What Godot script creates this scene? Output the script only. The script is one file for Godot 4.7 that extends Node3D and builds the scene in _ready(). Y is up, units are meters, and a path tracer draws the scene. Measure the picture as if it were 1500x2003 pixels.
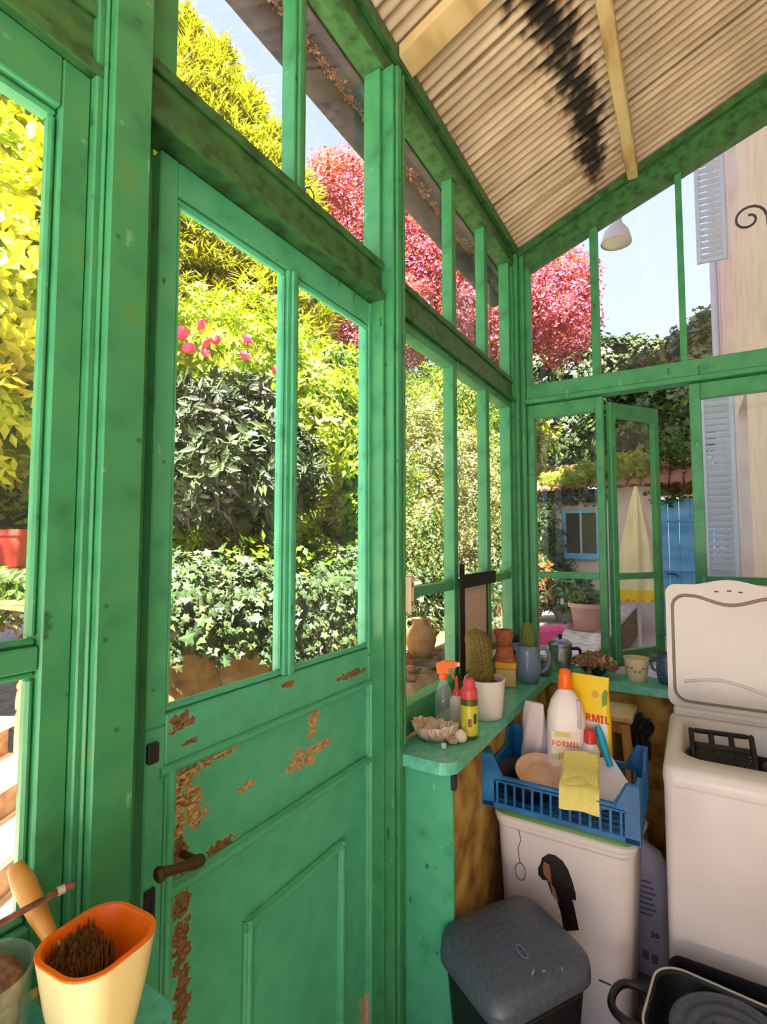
extends Node3D
# A glazed green veranda beside an old house: painted frames, a worn door, a corrugated roof and a sunny garden outside.

var taken := {}
var boxes := {}
var M := {}
var loft_group := 0
var rng := RandomNumberGenerator.new()

const SILL := 0.88

func _ready() -> void:
	rng.seed = 20
	# camera
	var cam := Camera3D.new()
	cam.name = "camera"
	cam.fov = 89.91
	cam.near = 0.02
	cam.far = 200.0
	cam.position = Vector3(0.8, 1.5, 0)
	cam.rotation_degrees = Vector3(3.4, 31.1, 0)
	add_child(cam)
	cam.current = true
	# sky and exposure
	var env := Environment.new()
	var sky := Sky.new()
	var air := ProceduralSkyMaterial.new()
	air.sky_top_color = Color(0.68, 0.74, 0.95)
	air.sky_horizon_color = Color(0.84, 0.87, 0.98)
	air.sky_curve = 0.2
	air.ground_bottom_color = Color(0.42, 0.40, 0.36)
	air.ground_horizon_color = Color(0.78, 0.80, 0.78)
	air.sun_angle_max = 1.0
	air.sky_energy_multiplier = 0.79
	sky.sky_material = air
	env.background_mode = Environment.BG_SKY
	env.sky = sky
	env.tonemap_mode = Environment.TONE_MAPPER_LINEAR
	env.tonemap_exposure = 3.15
	env.sdfgi_enabled = true
	env.ssao_enabled = true
	env.ssil_enabled = true
	var we := WorldEnvironment.new()
	we.name = "surroundings"
	we.environment = env
	add_child(we)
	# sun: high, from behind and over the house
	var sun := DirectionalLight3D.new()
	sun.name = "sun"
	sun.light_energy = 4.8
	sun.light_color = Color(1.0, 0.97, 0.93)
	sun.light_angular_distance = 1.5
	sun.shadow_enabled = true
	add_child(sun)
	sun.look_at_from_position(Vector3.ZERO, Vector3(-0.25, -0.82, -0.5), Vector3.UP)
	make_materials()
	# large structure
	room_shell()
	left_wall()
	door()
	end_wall()
	roof()
	behind_the_camera()
	# outside
	garden_ground()
	garden_buildings()
	garden_plants()
	garden_things()
	# inside
	washing_machine()
	bins_and_crate()
	pans()
	sill_things()
	shelf_things()
	fittings()

func make_materials() -> void:
	var bump_paint := grain(3, 0.02, 4, [[0.0, Color.BLACK], [1.0, Color.WHITE]])
	var spots := grain(7, 0.05, 5, [[0.0, rgb(44, 108, 62)], [0.25, rgb(58, 136, 88)], [0.5, rgb(64, 145, 95)], [0.75, rgb(70, 148, 94)], [1.0, rgb(98, 140, 70)]], 512)
	M.green = grained("green frame paint", specked(spots, 5, rgb(22, 44, 26), rgb(150, 190, 150), 900), 0.42, Vector3(0.35, 0.35, 0.35), bump_paint, 0.08)
	var brighter := grain(8, 0.05, 5, [[0.0, rgb(60, 142, 102)], [0.25, rgb(76, 170, 128)], [0.5, rgb(82, 178, 136)], [0.75, rgb(88, 182, 138)], [1.0, rgb(110, 182, 122)]], 512)
	M.litgreen = grained("green paint lightened as if better lit", specked(brighter, 6, rgb(26, 56, 40), rgb(160, 206, 180), 700), 0.42, Vector3(0.4, 0.4, 0.4), bump_paint, 0.08)  # frame green lightened in its colour where door and end board catch more light
	var shaded_grime := grain(10, 0.04, 6, [[0.0, rgb(28, 54, 22)], [0.3, rgb(48, 88, 44)], [0.55, rgb(56, 108, 60)], [0.8, rgb(66, 116, 58)], [1.0, rgb(92, 110, 52)]], 512)
	M.shadegreen = grained("grimy green paint darkened for shade", shaded_grime, 0.5, Vector3(0.8, 0.8, 0.8), bump_paint, 0.1)  # real olive grime, on a green darkened to stand for shade high up
	var sillt := grain(9, 0.03, 5, [[0.0, rgb(74, 160, 132)], [0.3, rgb(96, 192, 162)], [0.7, rgb(108, 202, 172)], [1.0, rgb(146, 216, 190)]], 512)
	M.sill = grained("teal green sill paint", specked(sillt, 9, rgb(44, 70, 60), rgb(170, 220, 200), 600), 0.28, Vector3(1.6, 1.6, 1.6), bump_paint, 0.05)
	var roof_bump := grain(31, 0.03, 4, [[0.0, Color.BLACK], [1.0, Color.WHITE]])
	var ochre := grain(11, 0.012, 6, [[0.0, rgb(92, 62, 20)], [0.3, rgb(152, 112, 44)], [0.55, rgb(182, 140, 62)], [0.8, rgb(196, 158, 86)], [1.0, rgb(206, 178, 120)]], 512)
	M.ochre = grained("ochre plaster", ochre, 0.85, Vector3(1.1, 1.1, 1.1), roof_bump, 0.25)
	var yellowwood := grain(13, 0.02, 5, [[0.0, rgb(166, 130, 78)], [0.35, rgb(208, 182, 128)], [0.7, rgb(220, 196, 146)], [1.0, rgb(230, 210, 168)]], 256, Vector2(1, 5))
	M.rafter = grained("cream painted timber", yellowwood, 0.6, Vector3(1.5, 1.5, 1.5), roof_bump, 0.1)
	var concrete := grain(15, 0.03, 6, [[0.0, rgb(70, 66, 58)], [0.5, rgb(118, 113, 104)], [1.0, rgb(150, 146, 138)]], 256)
	M.concrete = grained("concrete floor", concrete, 0.8, Vector3(1.5, 1.5, 1.5), roof_bump, 0.2)
	var plaster := grain(17, 0.015, 5, [[0.0, rgb(226, 200, 188)], [0.5, rgb(238, 216, 206)], [1.0, rgb(243, 226, 217)]], 256)
	M.house = grained("pink cream render", plaster, 0.9, Vector3(0.5, 0.5, 0.5))
	var stone := grain(19, 0.02, 6, [[0.0, rgb(92, 66, 36)], [0.4, rgb(168, 128, 76)], [0.75, rgb(196, 160, 108)], [1.0, rgb(214, 190, 150)]], 256)
	M.earthwall = grained("ochre garden wall", stone, 0.9, Vector3(0.8, 0.8, 0.8), roof_bump, 0.8)
	var pale := grain(21, 0.03, 6, [[0.0, rgb(170, 158, 146)], [0.5, rgb(222, 212, 202)], [1.0, rgb(236, 230, 222)]], 256)
	M.palestone = grained("pale paving stone", pale, 0.9, Vector3(0.8, 0.8, 0.8), roof_bump, 0.4)
	var riser := grain(23, 0.03, 6, [[0.0, rgb(70, 48, 28)], [0.5, rgb(126, 94, 62)], [1.0, rgb(172, 142, 104)]], 256)
	M.riser = grained("weathered step riser", riser, 0.9, Vector3(1.2, 1.2, 1.2), roof_bump, 0.6)
	var soil := grain(25, 0.03, 6, [[0.0, rgb(46, 40, 18)], [0.5, rgb(92, 92, 40)], [1.0, rgb(130, 128, 60)]], 256)
	M.soil = grained("planted earth", soil, 0.95, Vector3(0.7, 0.7, 0.7), roof_bump, 1.0)
	var tiles := grain(27, 0.05, 5, [[0.0, rgb(96, 62, 40)], [0.5, rgb(160, 106, 72)], [1.0, rgb(196, 150, 112)]], 256)
	M.rooftile = grained("old clay tile", tiles, 0.9, Vector3(1, 1, 1))
	var enamel := grain(29, 0.01, 4, [[0.0, rgb(212, 200, 196)], [0.5, rgb(226, 214, 211)], [1.0, rgb(232, 223, 220)]], 256)
	M.enamel = grained("white enamelled steel", enamel, 0.3, Vector3(0.7, 0.7, 0.7))
	M.whiteplastic = grained("aged white plastic", enamel, 0.42, Vector3(1.1, 1.1, 1.1))
	var terra := grain(33, 0.03, 5, [[0.0, rgb(140, 74, 44)], [0.5, rgb(186, 108, 66)], [1.0, rgb(206, 140, 100)]], 256)
	M.terracotta = grained("terracotta", terra, 0.85, Vector3(3, 3, 3))
	var litter := grain(35, 0.06, 4, [[0.0, rgb(70, 38, 26)], [0.5, rgb(128, 72, 52)], [1.0, rgb(170, 112, 84)]], 128)
	M.rust = grained("rusty metal", litter, 0.8, Vector3(4, 4, 4))
	var woodt := grain(37, 0.02, 4, [[0.0, rgb(150, 96, 30)], [0.5, rgb(206, 146, 62)], [1.0, rgb(226, 174, 92)]], 256, Vector2(1, 6))
	M.wood = grained("yellow varnished wood", woodt, 0.45, Vector3(3, 3, 3))
	var barkt := grain(39, 0.04, 5, [[0.0, rgb(36, 28, 20)], [0.5, rgb(78, 62, 46)], [1.0, rgb(120, 98, 76)]], 128)
	M.bark = grained("bark", barkt, 0.95, Vector3(3, 3, 3), roof_bump, 0.8)
	var shellt := grain(41, 0.03, 5, [[0.0, rgb(120, 84, 62)], [0.45, rgb(206, 172, 148)], [0.7, rgb(236, 214, 196)], [1.0, rgb(245, 232, 220)]], 256, Vector2(1, 4))
	M.shell = grained("ribbed sea shell", shellt, 0.5, Vector3(8, 8, 8), shellt, 0.25)
	var cactust := grain(43, 0.08, 3, [[0.0, rgb(44, 36, 10)], [0.45, rgb(98, 92, 28)], [0.7, rgb(136, 118, 46)], [1.0, rgb(180, 150, 90)]], 256)
	M.cactus = grained("spiny cactus skin", cactust, 0.8, Vector3(8, 8, 8), cactust, 0.4)
	var mossy := grain(45, 0.08, 3, [[0.0, rgb(40, 52, 14)], [0.45, rgb(92, 112, 36)], [0.7, rgb(140, 150, 70)], [1.0, rgb(196, 196, 140)]], 256)
	M.cactus2 = grained("green cactus skin", mossy, 0.8, Vector3(10, 10, 10), mossy, 0.4)
	var bluepaint := grain(47, 0.02, 5, [[0.0, rgb(96, 166, 220)], [0.5, rgb(124, 196, 244)], [1.0, rgb(150, 210, 248)]], 256, Vector2(4, 1))
	M.gate = grained("sky blue gate paint", bluepaint, 0.6, Vector3(0.6, 0.6, 0.6))
	M.shutter = mat("pale blue white shutter paint", rgb(196, 208, 224), 0.5)
	M.glass = glass("window glass", 0.02)
	M.dirtyglass = glass("dusty window glass", 0.10, Color(0.85, 0.84, 0.78))
	M.clear = glass("clear bottle plastic", 0.18, Color(0.85, 0.86, 0.86), 0.05)
	M.jarglass = glass("jar glass", 0.15, Color(0.75, 0.82, 0.72), 0.0)
	M.milky = mat("milky plastic", rgb(238, 226, 226), 0.35)
	M.black = mat("black plastic", rgb(22, 22, 24), 0.45)
	M.blacktape = mat("black adhesive tape", rgb(13, 12, 13), 0.75)
	var card := grain(49, 0.05, 5, [[0.0, rgb(176, 160, 154)], [0.5, rgb(212, 198, 192)], [1.0, rgb(232, 222, 218)]], 256)
	M.card = grained("grey bubble wrap sheet", card, 0.4, Vector3(5, 5, 5), card, 0.3)
	M.card.backlight_enabled = true
	M.card.backlight = Color(1.0, 0.96, 0.94)
	M.darkiron = mat("dark iron", rgb(52, 50, 58), 0.55, 0.4)
	M.cream = mat("cream plaster", rgb(212, 196, 172), 0.9)
	M.slate = mat("dark slate blue soffit", rgb(66, 84, 104), 0.7)
	M.gutter = grained("weathered zinc gutter", grain(51, 0.03, 5, [[0.0, rgb(34, 32, 44)], [0.5, rgb(56, 54, 70)], [1.0, rgb(78, 74, 88)]], 128), 0.6, Vector3(3, 3, 3))
	M.brass = mat("tarnished brass", rgb(96, 74, 42), 0.5, 0.7)
	M.binlid = grained("slate grey plastic", grain(53, 0.06, 5, [[0.0, rgb(66, 72, 84)], [0.5, rgb(82, 89, 104)], [0.85, rgb(92, 98, 113)], [1.0, rgb(136, 138, 144)]], 256), 0.38, Vector3(4, 4, 4))
	M.binbody = mat("black bin plastic", rgb(26, 27, 31), 0.4)
	M.crate = grained("blue crate plastic", grain(55, 0.02, 4, [[0.0, rgb(12, 80, 132)], [0.5, rgb(22, 104, 162)], [1.0, rgb(44, 126, 180)]], 128), 0.4, Vector3(3, 3, 3))
	M.limegreen = mat("leaf green plastic", rgb(104, 148, 62), 0.4)
	M.orange = mat("orange plastic", rgb(250, 112, 14), 0.4)
	M.orangeglaze = mat("orange glaze", rgb(246, 112, 12), 0.3)
	M.creamglaze = grained("cream glaze", grain(57, 0.01, 4, [[0.0, rgb(226, 196, 124)], [0.5, rgb(238, 214, 150)], [1.0, rgb(244, 226, 174)]], 128), 0.3, Vector3(2, 2, 2))
	M.red = mat("red enamel", rgb(160, 24, 22), 0.25)
	M.redplastic = mat("red plastic", rgb(214, 54, 44), 0.4)
	M.pinkred = mat("coral red cap plastic", rgb(226, 76, 86), 0.4)
	M.white = mat("white glaze", rgb(232, 222, 216), 0.3)
	M.yellow = mat("yellow plastic film", rgb(246, 206, 30), 0.35)
	M.cloth = grained("yellow cloth", grain(59, 0.06, 4, [[0.0, rgb(228, 208, 110)], [0.5, rgb(238, 220, 124)], [1.0, rgb(244, 230, 140)]], 128), 0.9, Vector3(6, 6, 6))
	M.turquoise = mat("turquoise plastic", rgb(20, 170, 200), 0.4)
	M.jug = mat("blue grey glaze", rgb(126, 142, 172), 0.22)
	M.darkjug = grained("slate blue glaze", grain(61, 0.05, 4, [[0.0, rgb(40, 50, 66)], [0.5, rgb(74, 90, 116)], [1.0, rgb(150, 165, 190)]], 128), 0.25, Vector3(10, 10, 10))
	M.steel = mat("brushed aluminium", rgb(176, 182, 188), 0.3, 0.9)
	M.canvas = grained("pale yellow canvas", grain(63, 0.03, 4, [[0.0, rgb(218, 198, 140)], [0.5, rgb(240, 224, 172)], [1.0, rgb(246, 236, 196)]], 128), 0.9, Vector3(1.5, 0.4, 1.5))
	M.fringe = mat("bright yellow trim cloth", rgb(250, 214, 30), 0.9)
	M.pink = mat("pink plastic", rgb(246, 88, 162), 0.4)
	M.darkbowl = mat("dark blue glazed bowl", rgb(28, 32, 44), 0.25)
	M.straw = mat("dry straw petals", rgb(196, 150, 88), 0.95)
	M.leaf = leafy("leaf", 0.55, Color(0.9, 1.0, 0.4))
	M.gloss = leafy("glossy leaf", 0.5, Color(0.25, 0.3, 0.1))
	M.petal = leafy("petal", 0.7, Color(0.5, 0.4, 0.4))
# ---------------------------------------------------------------- helpers: nodes
func add_mesh(parent: Node, called: String, mesh: Mesh, m: Material, at := Vector3.ZERO) -> MeshInstance3D:
	var o := MeshInstance3D.new()
	o.name = called
	o.mesh = mesh
	o.material_override = m
	o.cast_shadow = GeometryInstance3D.SHADOW_CASTING_SETTING_ON
	parent.add_child(o, true)
	o.position = at
	return o

func numbered(called: String) -> String:
	taken[called] = taken.get(called, -1) + 1
	return called if taken[called] == 0 else "%s_%03d" % [called, taken[called]]

func thing(called: String, label: String, category: String, at := Vector3.ZERO, turn := 0.0, group := "", kind := "") -> Node3D:
	var o := Node3D.new()
	o.name = numbered(called)
	add_child(o)
	o.position = at
	o.rotation_degrees.y = turn
	o.set_meta("label", label)
	o.set_meta("category", category)
	if group != "":
		o.set_meta("group", group)
	if kind != "":
		o.set_meta("kind", kind)
	return o

# a box given by two corners in the axes of the world, under a parent that is not turned
func span(parent: Node3D, called: String, m: Material, a: Vector3, b: Vector3, bevel := 0.003) -> MeshInstance3D:
	var lo := Vector3(minf(a.x, b.x), minf(a.y, b.y), minf(a.z, b.z))
	var hi := Vector3(maxf(a.x, b.x), maxf(a.y, b.y), maxf(a.z, b.z))
	var at := (lo + hi) / 2.0
	var up := parent
	var off := Vector3.ZERO
	while up != null and up != self:
		off += up.position
		up = up.get_parent() as Node3D
	return add_mesh(parent, called, sheet_mesh(hi - lo) if called == "pane" else box_mesh(hi - lo, bevel), m, at - off)

# ---------------------------------------------------------------- helpers: meshes
func tri(st: SurfaceTool, a: Vector3, b: Vector3, c: Vector3, out: Vector3) -> void:
	var n := (a - c).cross(a - b)
	if n.dot(out) < 0.0:
		var t := b
		b = c
		c = t
		n = -n
	n = n.normalized()
	for p in [a, b, c]:
		st.set_normal(n)
		st.add_vertex(p)

func poly(st: SurfaceTool, pts: Array, out: Vector3) -> void:
	for i in range(1, pts.size() - 1):
		tri(st, pts[0], pts[i], pts[i + 1], out)

func box_into(st: SurfaceTool, size: Vector3, bevel: float, xf := Transform3D.IDENTITY) -> void:
	var h := size / 2.0
	var b := minf(bevel, minf(h.x, minf(h.y, h.z)) * 0.8)
	var v := func(sx: float, sy: float, sz: float, ax: int) -> Vector3:
		var p := Vector3(sx * (h.x - b), sy * (h.y - b), sz * (h.z - b))
		p[ax] = (sx if ax == 0 else (sy if ax == 1 else sz)) * h[ax]
		return xf * p
	var bs := xf.basis
	for s in [-1.0, 1.0]:
		poly(st, [v.call(s, -1, -1, 0), v.call(s, 1, -1, 0), v.call(s, 1, 1, 0), v.call(s, -1, 1, 0)], bs * Vector3(s, 0, 0))
		poly(st, [v.call(-1, s, -1, 1), v.call(1, s, -1, 1), v.call(1, s, 1, 1), v.call(-1, s, 1, 1)], bs * Vector3(0, s, 0))
		poly(st, [v.call(-1, -1, s, 2), v.call(1, -1, s, 2), v.call(1, 1, s, 2), v.call(-1, 1, s, 2)], bs * Vector3(0, 0, s))
		for t in [-1.0, 1.0]:
			poly(st, [v.call(s, t, -1, 0), v.call(s, t, 1, 0), v.call(s, t, 1, 1), v.call(s, t, -1, 1)], bs * Vector3(s, t, 0))
			poly(st, [v.call(s, -1, t, 0), v.call(s, 1, t, 0), v.call(s, 1, t, 2), v.call(s, -1, t, 2)], bs * Vector3(s, 0, t))
			poly(st, [v.call(-1, s, t, 1), v.call(1, s, t, 1), v.call(1, s, t, 2), v.call(-1, s, t, 2)], bs * Vector3(0, s, t))
			for u in [-1.0, 1.0]:
				poly(st, [v.call(s, t, u, 0), v.call(s, t, u, 1), v.call(s, t, u, 2)], bs * Vector3(s, t, u))

func new_st() -> SurfaceTool:
	var st := SurfaceTool.new()
	st.begin(Mesh.PRIMITIVE_TRIANGLES)
	return st

func box_mesh(size: Vector3, bevel := 0.003) -> ArrayMesh:
	var key := "%.4f %.4f %.4f %.4f" % [size.x, size.y, size.z, bevel]
	if not boxes.has(key):
		var st := new_st()
		box_into(st, size, bevel)
		boxes[key] = st.commit()
	return boxes[key]

# a pane of window glass: one sheet across its thinnest side
func sheet_mesh(size: Vector3) -> ArrayMesh:
	var st := new_st()
	var h := size / 2.0
	if size.x < size.z:
		poly(st, [Vector3(0, -h.y, -h.z), Vector3(0, h.y, -h.z), Vector3(0, h.y, h.z), Vector3(0, -h.y, h.z)], Vector3.RIGHT)
	else:
		poly(st, [Vector3(-h.x, -h.y, 0), Vector3(h.x, -h.y, 0), Vector3(h.x, h.y, 0), Vector3(-h.x, h.y, 0)], Vector3.BACK)
	return st.commit()

# rings of equal length; groups: smooth group per band (creases where it changes)
func loft(rings: Array, cap_first := true, cap_last := true, creases := [], closed := true) -> ArrayMesh:
	var st := new_st()
	loft_into(st, rings, cap_first, cap_last, creases, closed)
	st.generate_normals()
	return st.commit()

func loft_into(st: SurfaceTool, rings: Array, cap_first: bool, cap_last: bool, creases: Array, closed := true) -> void:
	var g := loft_group
	for i in range(rings.size() - 1):
		if i in creases:
			g += 1
		st.set_smooth_group(g)
		var a: PackedVector3Array = rings[i]
		var d: PackedVector3Array = rings[i + 1]
		var n := a.size()
		for j in (n if closed else n - 1):
			var k := (j + 1) % n
			for p in [a[j], a[k], d[j], a[k], d[k], d[j]]:
				st.add_vertex(p)
	g += 1
	for e in [[cap_first, rings[0], true], [cap_last, rings[-1], false]]:
		g += 1
		if not e[0]:
			continue
		st.set_smooth_group(g)
		var r: PackedVector3Array = e[1]
		var c := Vector3.ZERO
		for p in r:
			c += p
		c /= r.size()
		for j in r.size():
			var k := (j + 1) % r.size()
			if e[2]:
				for p in [c, r[k], r[j]]:
					st.add_vertex(p)
			else:
				for p in [c, r[j], r[k]]:
					st.add_vertex(p)
	loft_group = g + 1

func circle(r: float, y: float, n := 28, cx := 0.0, cz := 0.0, sq := 1.0) -> PackedVector3Array:
	var out := PackedVector3Array()
	for j in n:
		var a := TAU * j / n
		out.append(Vector3(cx + r * cos(a), y, cz + r * sq * sin(a)))
	return out

func rrect(w: float, d: float, r: float, y: float, per := 6, cx := 0.0, cz := 0.0) -> PackedVector3Array:
	var out := PackedVector3Array()
	r = minf(r, minf(w, d) / 2.0 - 0.0005)
	for q in 4:
		var c := Vector2((w / 2 - r) * [1, -1, -1, 1][q], (d / 2 - r) * [1, 1, -1, -1][q])
		for k in per + 1:
			var a := PI / 2 * (q + float(k) / per)
			out.append(Vector3(cx + c.x + r * cos(a), y, cz + c.y + r * sin(a)))
	return out

# profile: [radius, y] from the bottom up the outside (then down the inside)
func lathe(profile: Array, n := 28, creases := [], cap_first := true, cap_last := true) -> ArrayMesh:
	var rings := []
	for p in profile:
		rings.append(circle(maxf(p[0], 0.0004), p[1], n))
	return loft(rings, cap_first, cap_last, creases)

func tube_into(st: SurfaceTool, pts: Array, r, n := 8, caps := true) -> void:
	var rings := []
	var nn := Vector3.ZERO
	for i in pts.size():
		var t: Vector3
		if i == 0:
			t = (pts[1] - pts[0]).normalized()
		elif i == pts.size() - 1:
			t = (pts[i] - pts[i - 1]).normalized()
		else:
			t = ((pts[i + 1] - pts[i]).normalized() + (pts[i] - pts[i - 1]).normalized()).normalized()
		if nn == Vector3.ZERO:
			nn = t.cross(Vector3.UP if absf(t.y) < 0.9 else Vector3.RIGHT).normalized()
		nn = (nn - t * nn.dot(t)).normalized()
		var bb := nn.cross(t)
		var ring := PackedVector3Array()
		var rad: float = r[i] if r is Array else r
		for j in n:
			var a := TAU * j / n
			ring.append(pts[i] + (nn * cos(a) + bb * sin(a)) * rad)
		rings.append(ring)
	loft_into(st, rings, caps, caps, [])

# a rounder course through the same points (radii follow)
func eased(pts: Array, steps := 5) -> Array:
	var out := []
	for i in pts.size() - 1:
		var a: Vector3 = pts[maxi(i - 1, 0)]
		var b: Vector3 = pts[i]
		var c: Vector3 = pts[i + 1]
		var d: Vector3 = pts[mini(i + 2, pts.size() - 1)]
		for k in steps:
			out.append(b.cubic_interpolate(c, a, d, k / float(steps)))
	out.append(pts[-1])
	return out

func eased_radii(r: Array, steps := 5) -> Array:
	var out := []
	for i in r.size() - 1:
		for k in steps:
			out.append(lerpf(r[i], r[i + 1], k / float(steps)))
	out.append(r[-1])
	return out

func tube(pts: Array, r, n := 8) -> ArrayMesh:
	if pts.size() >= 4 and pts.size() <= 8:
		pts = eased(pts)
		if r is Array:
			r = eased_radii(r)
	var st := new_st()
	tube_into(st, pts, r, n)
	st.generate_normals()
	return st.commit()

# an outline in x, y given a thickness in z, centred
func prism(outline: PackedVector2Array, depth: float) -> ArrayMesh:
	var st := new_st()
	var ids := Geometry2D.triangulate_polygon(outline)
	for s in [-0.5, 0.5]:
		for i in range(0, ids.size(), 3):
			var p := []
			for k in 3:
				var q := outline[ids[i + k]]
				p.append(Vector3(q.x, q.y, s * depth))
			st.set_uv(Vector2.ZERO)
			tri(st, p[0], p[1], p[2], Vector3(0, 0, s))
	var cw := Geometry2D.is_polygon_clockwise(outline)
	for i in outline.size():
		var a := outline[i]
		var b := outline[(i + 1) % outline.size()]
		var e := b - a
		var o := Vector3(-e.y, e.x, 0) if cw else Vector3(e.y, -e.x, 0)
		poly(st, [Vector3(a.x, a.y, -depth / 2), Vector3(b.x, b.y, -depth / 2), Vector3(b.x, b.y, depth / 2), Vector3(a.x, a.y, depth / 2)], o)
	return st.commit()

# a thin sheet over a grid: f(u, v) gives each point of its upper side
func sheet(nu: int, nv: int, thick: float, f: Callable) -> ArrayMesh:
	var st := new_st()
	var up := []
	for i in nu + 1:
		for j in nv + 1:
			up.append(f.call(i / float(nu), j / float(nv)))
	var at := func(i: int, j: int, low: bool) -> Vector3:
		return up[i * (nv + 1) + j] - (Vector3(0, thick, 0) if low else Vector3.ZERO)
	for low in [false, true]:
		st.set_smooth_group(2 if low else 1)
		for i in nu:
			for j in nv:
				var q := [at.call(i, j, low), at.call(i + 1, j, low), at.call(i + 1, j + 1, low), at.call(i, j + 1, low)]
				for k in ([0, 1, 2, 0, 2, 3] if not low else [0, 2, 1, 0, 3, 2]):
					st.add_vertex(q[k])
	st.set_smooth_group(3)
	for i in nu:
		for j in [0, nv]:
			var q := [at.call(i, j, false), at.call(i + 1, j, false), at.call(i + 1, j, true), at.call(i, j, true)]
			for k in ([0, 2, 1, 0, 3, 2] if j == 0 else [0, 1, 2, 0, 2, 3]):
				st.add_vertex(q[k])
	for j in nv:
		for i in [0, nu]:
			var q := [at.call(i, j, false), at.call(i, j + 1, false), at.call(i, j + 1, true), at.call(i, j, true)]
			for k in ([0, 1, 2, 0, 2, 3] if i == 0 else [0, 2, 1, 0, 3, 2]):
				st.add_vertex(q[k])
	st.generate_normals()
	return st.commit()

func text_mesh(words: String, height: float, depth := 0.001, bold := true) -> TextMesh:
	var t := TextMesh.new()
	t.text = words
	var f := SystemFont.new()
	f.font_names = PackedStringArray(["Droid Sans"])
	if bold:
		f.font_weight = 700
	t.font = f
	t.font_size = 32
	t.pixel_size = height / 24.0
	t.depth = depth
	return t

# ---------------------------------------------------------------- helpers: textures and materials
func ramp_at(stops: Array, t: float) -> Color:
	if t <= stops[0][0]:
		return stops[0][1]
	for i in range(1, stops.size()):
		if t <= stops[i][0]:
			return (stops[i - 1][1] as Color).lerp(stops[i][1], (t - stops[i - 1][0]) / (stops[i][0] - stops[i - 1][0]))
	return stops[-1][1]

func noise(sd: int, freq: float, oct := 4) -> FastNoiseLite:
	var f := FastNoiseLite.new()
	f.seed = sd
	f.noise_type = FastNoiseLite.TYPE_SIMPLEX_SMOOTH
	f.frequency = freq
	f.fractal_octaves = oct
	return f

func grain(sd: int, freq: float, oct: int, stops: Array, size := 256, stretch := Vector2.ONE) -> ImageTexture:
	var f := noise(sd, freq, oct)
	var im: Image
	if stretch == Vector2.ONE:
		im = f.get_seamless_image(size, size)
	else:
		im = f.get_seamless_image(int(size / stretch.x), int(size / stretch.y))
		im.resize(size, size, Image.INTERPOLATE_CUBIC)
	im.convert(Image.FORMAT_L8)
	var src := im.get_data()
	var table := []
	for i in 256:
		table.append(ramp_at(stops, i / 255.0))
	var out := PackedByteArray()
	out.resize(size * size * 3)
	for i in size * size:
		var c: Color = table[src[i]]
		out[i * 3] = c.r8
		out[i * 3 + 1] = c.g8
		out[i * 3 + 2] = c.b8
	return ImageTexture.create_from_image(Image.create_from_data(size, size, false, Image.FORMAT_RGB8, out))

# nicks, specks and short upright scratches in the paint
func specked(tex: ImageTexture, sd: int, dark: Color, light: Color, n: int) -> ImageTexture:
	var im := tex.get_image()
	var r := RandomNumberGenerator.new()
	r.seed = sd
	var w := im.get_width()
	for k in n:
		var x := r.randi() % (w - 4)
		var y := r.randi() % (w - 12)
		var c := dark if r.randf() < 0.65 else light
		var long := 1 if r.randf() < 0.7 else 2 + r.randi() % 8
		for j in long:
			var old := im.get_pixel(x, y + j)
			im.set_pixel(x, y + j, old.lerp(c, r.randf_range(0.35, 0.85)))
			if r.randf() < 0.25:
				im.set_pixel(x + 1, y + j, old.lerp(c, 0.4))
	return ImageTexture.create_from_image(im)

func rgb(r: int, g: int, b: int) -> Color:
	return Color(r / 255.0, g / 255.0, b / 255.0)

func mat(called: String, c: Color, rough := 0.6, metal := 0.0) -> StandardMaterial3D:
	var m := StandardMaterial3D.new()
	m.resource_name = called
	m.albedo_color = c
	m.roughness = rough
	m.metallic = metal
	return m

# colour and fine relief from noise, laid over the surface without seams
func grained(called: String, tex: Texture2D, rough: float, scale := Vector3.ONE, bump: Texture2D = null, relief := 0.0) -> StandardMaterial3D:
	var m := mat(called, Color.WHITE, rough)
	m.albedo_texture = tex
	m.uv1_triplanar = true
	m.uv1_world_triplanar = true
	m.uv1_scale = scale
	if bump:
		m.heightmap_enabled = true
		m.heightmap_texture = bump
		m.heightmap_scale = relief
	return m

func glass(called: String, alpha := 0.04, tint := Color(1, 1, 1), rough := 0.0) -> StandardMaterial3D:
	var m := mat(called, Color(tint.r, tint.g, tint.b, alpha), rough)
	m.transparency = BaseMaterial3D.TRANSPARENCY_ALPHA
	m.cull_mode = BaseMaterial3D.CULL_DISABLED
	return m

func leafy(called: String, rough: float, through: Color) -> StandardMaterial3D:
	var m := mat(called, Color.WHITE, rough)
	m.vertex_color_use_as_albedo = true
	m.cull_mode = BaseMaterial3D.CULL_DISABLED
	m.backlight_enabled = true
	m.backlight = through
	return m
# ---------------------------------------------------------------- the setting
func setting(called: String, label: String, category: String, at := Vector3.ZERO) -> Node3D:
	return thing(called, label, category, at, 0.0, "", "structure")

func room_shell() -> void:
	var f := setting("floor", "grey concrete floor under the bins and washing machine", "floor", Vector3(0.95, -0.1, -0.7))
	add_mesh(f, "slab", box_mesh(Vector3(2.1, 0.2, 4.2), 0.0), M.concrete, Vector3(0, 0, 0))

func zbox(w: Node3D, called: String, y0: float, y1: float, z0: float, z1: float, x0 := -0.055, x1 := 0.0, m: Material = null, bevel := 0.0025) -> MeshInstance3D:
	return span(w, called, M.green if m == null else m, Vector3(x0, y0, -z0), Vector3(x1, y1, -z1), bevel)

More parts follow.
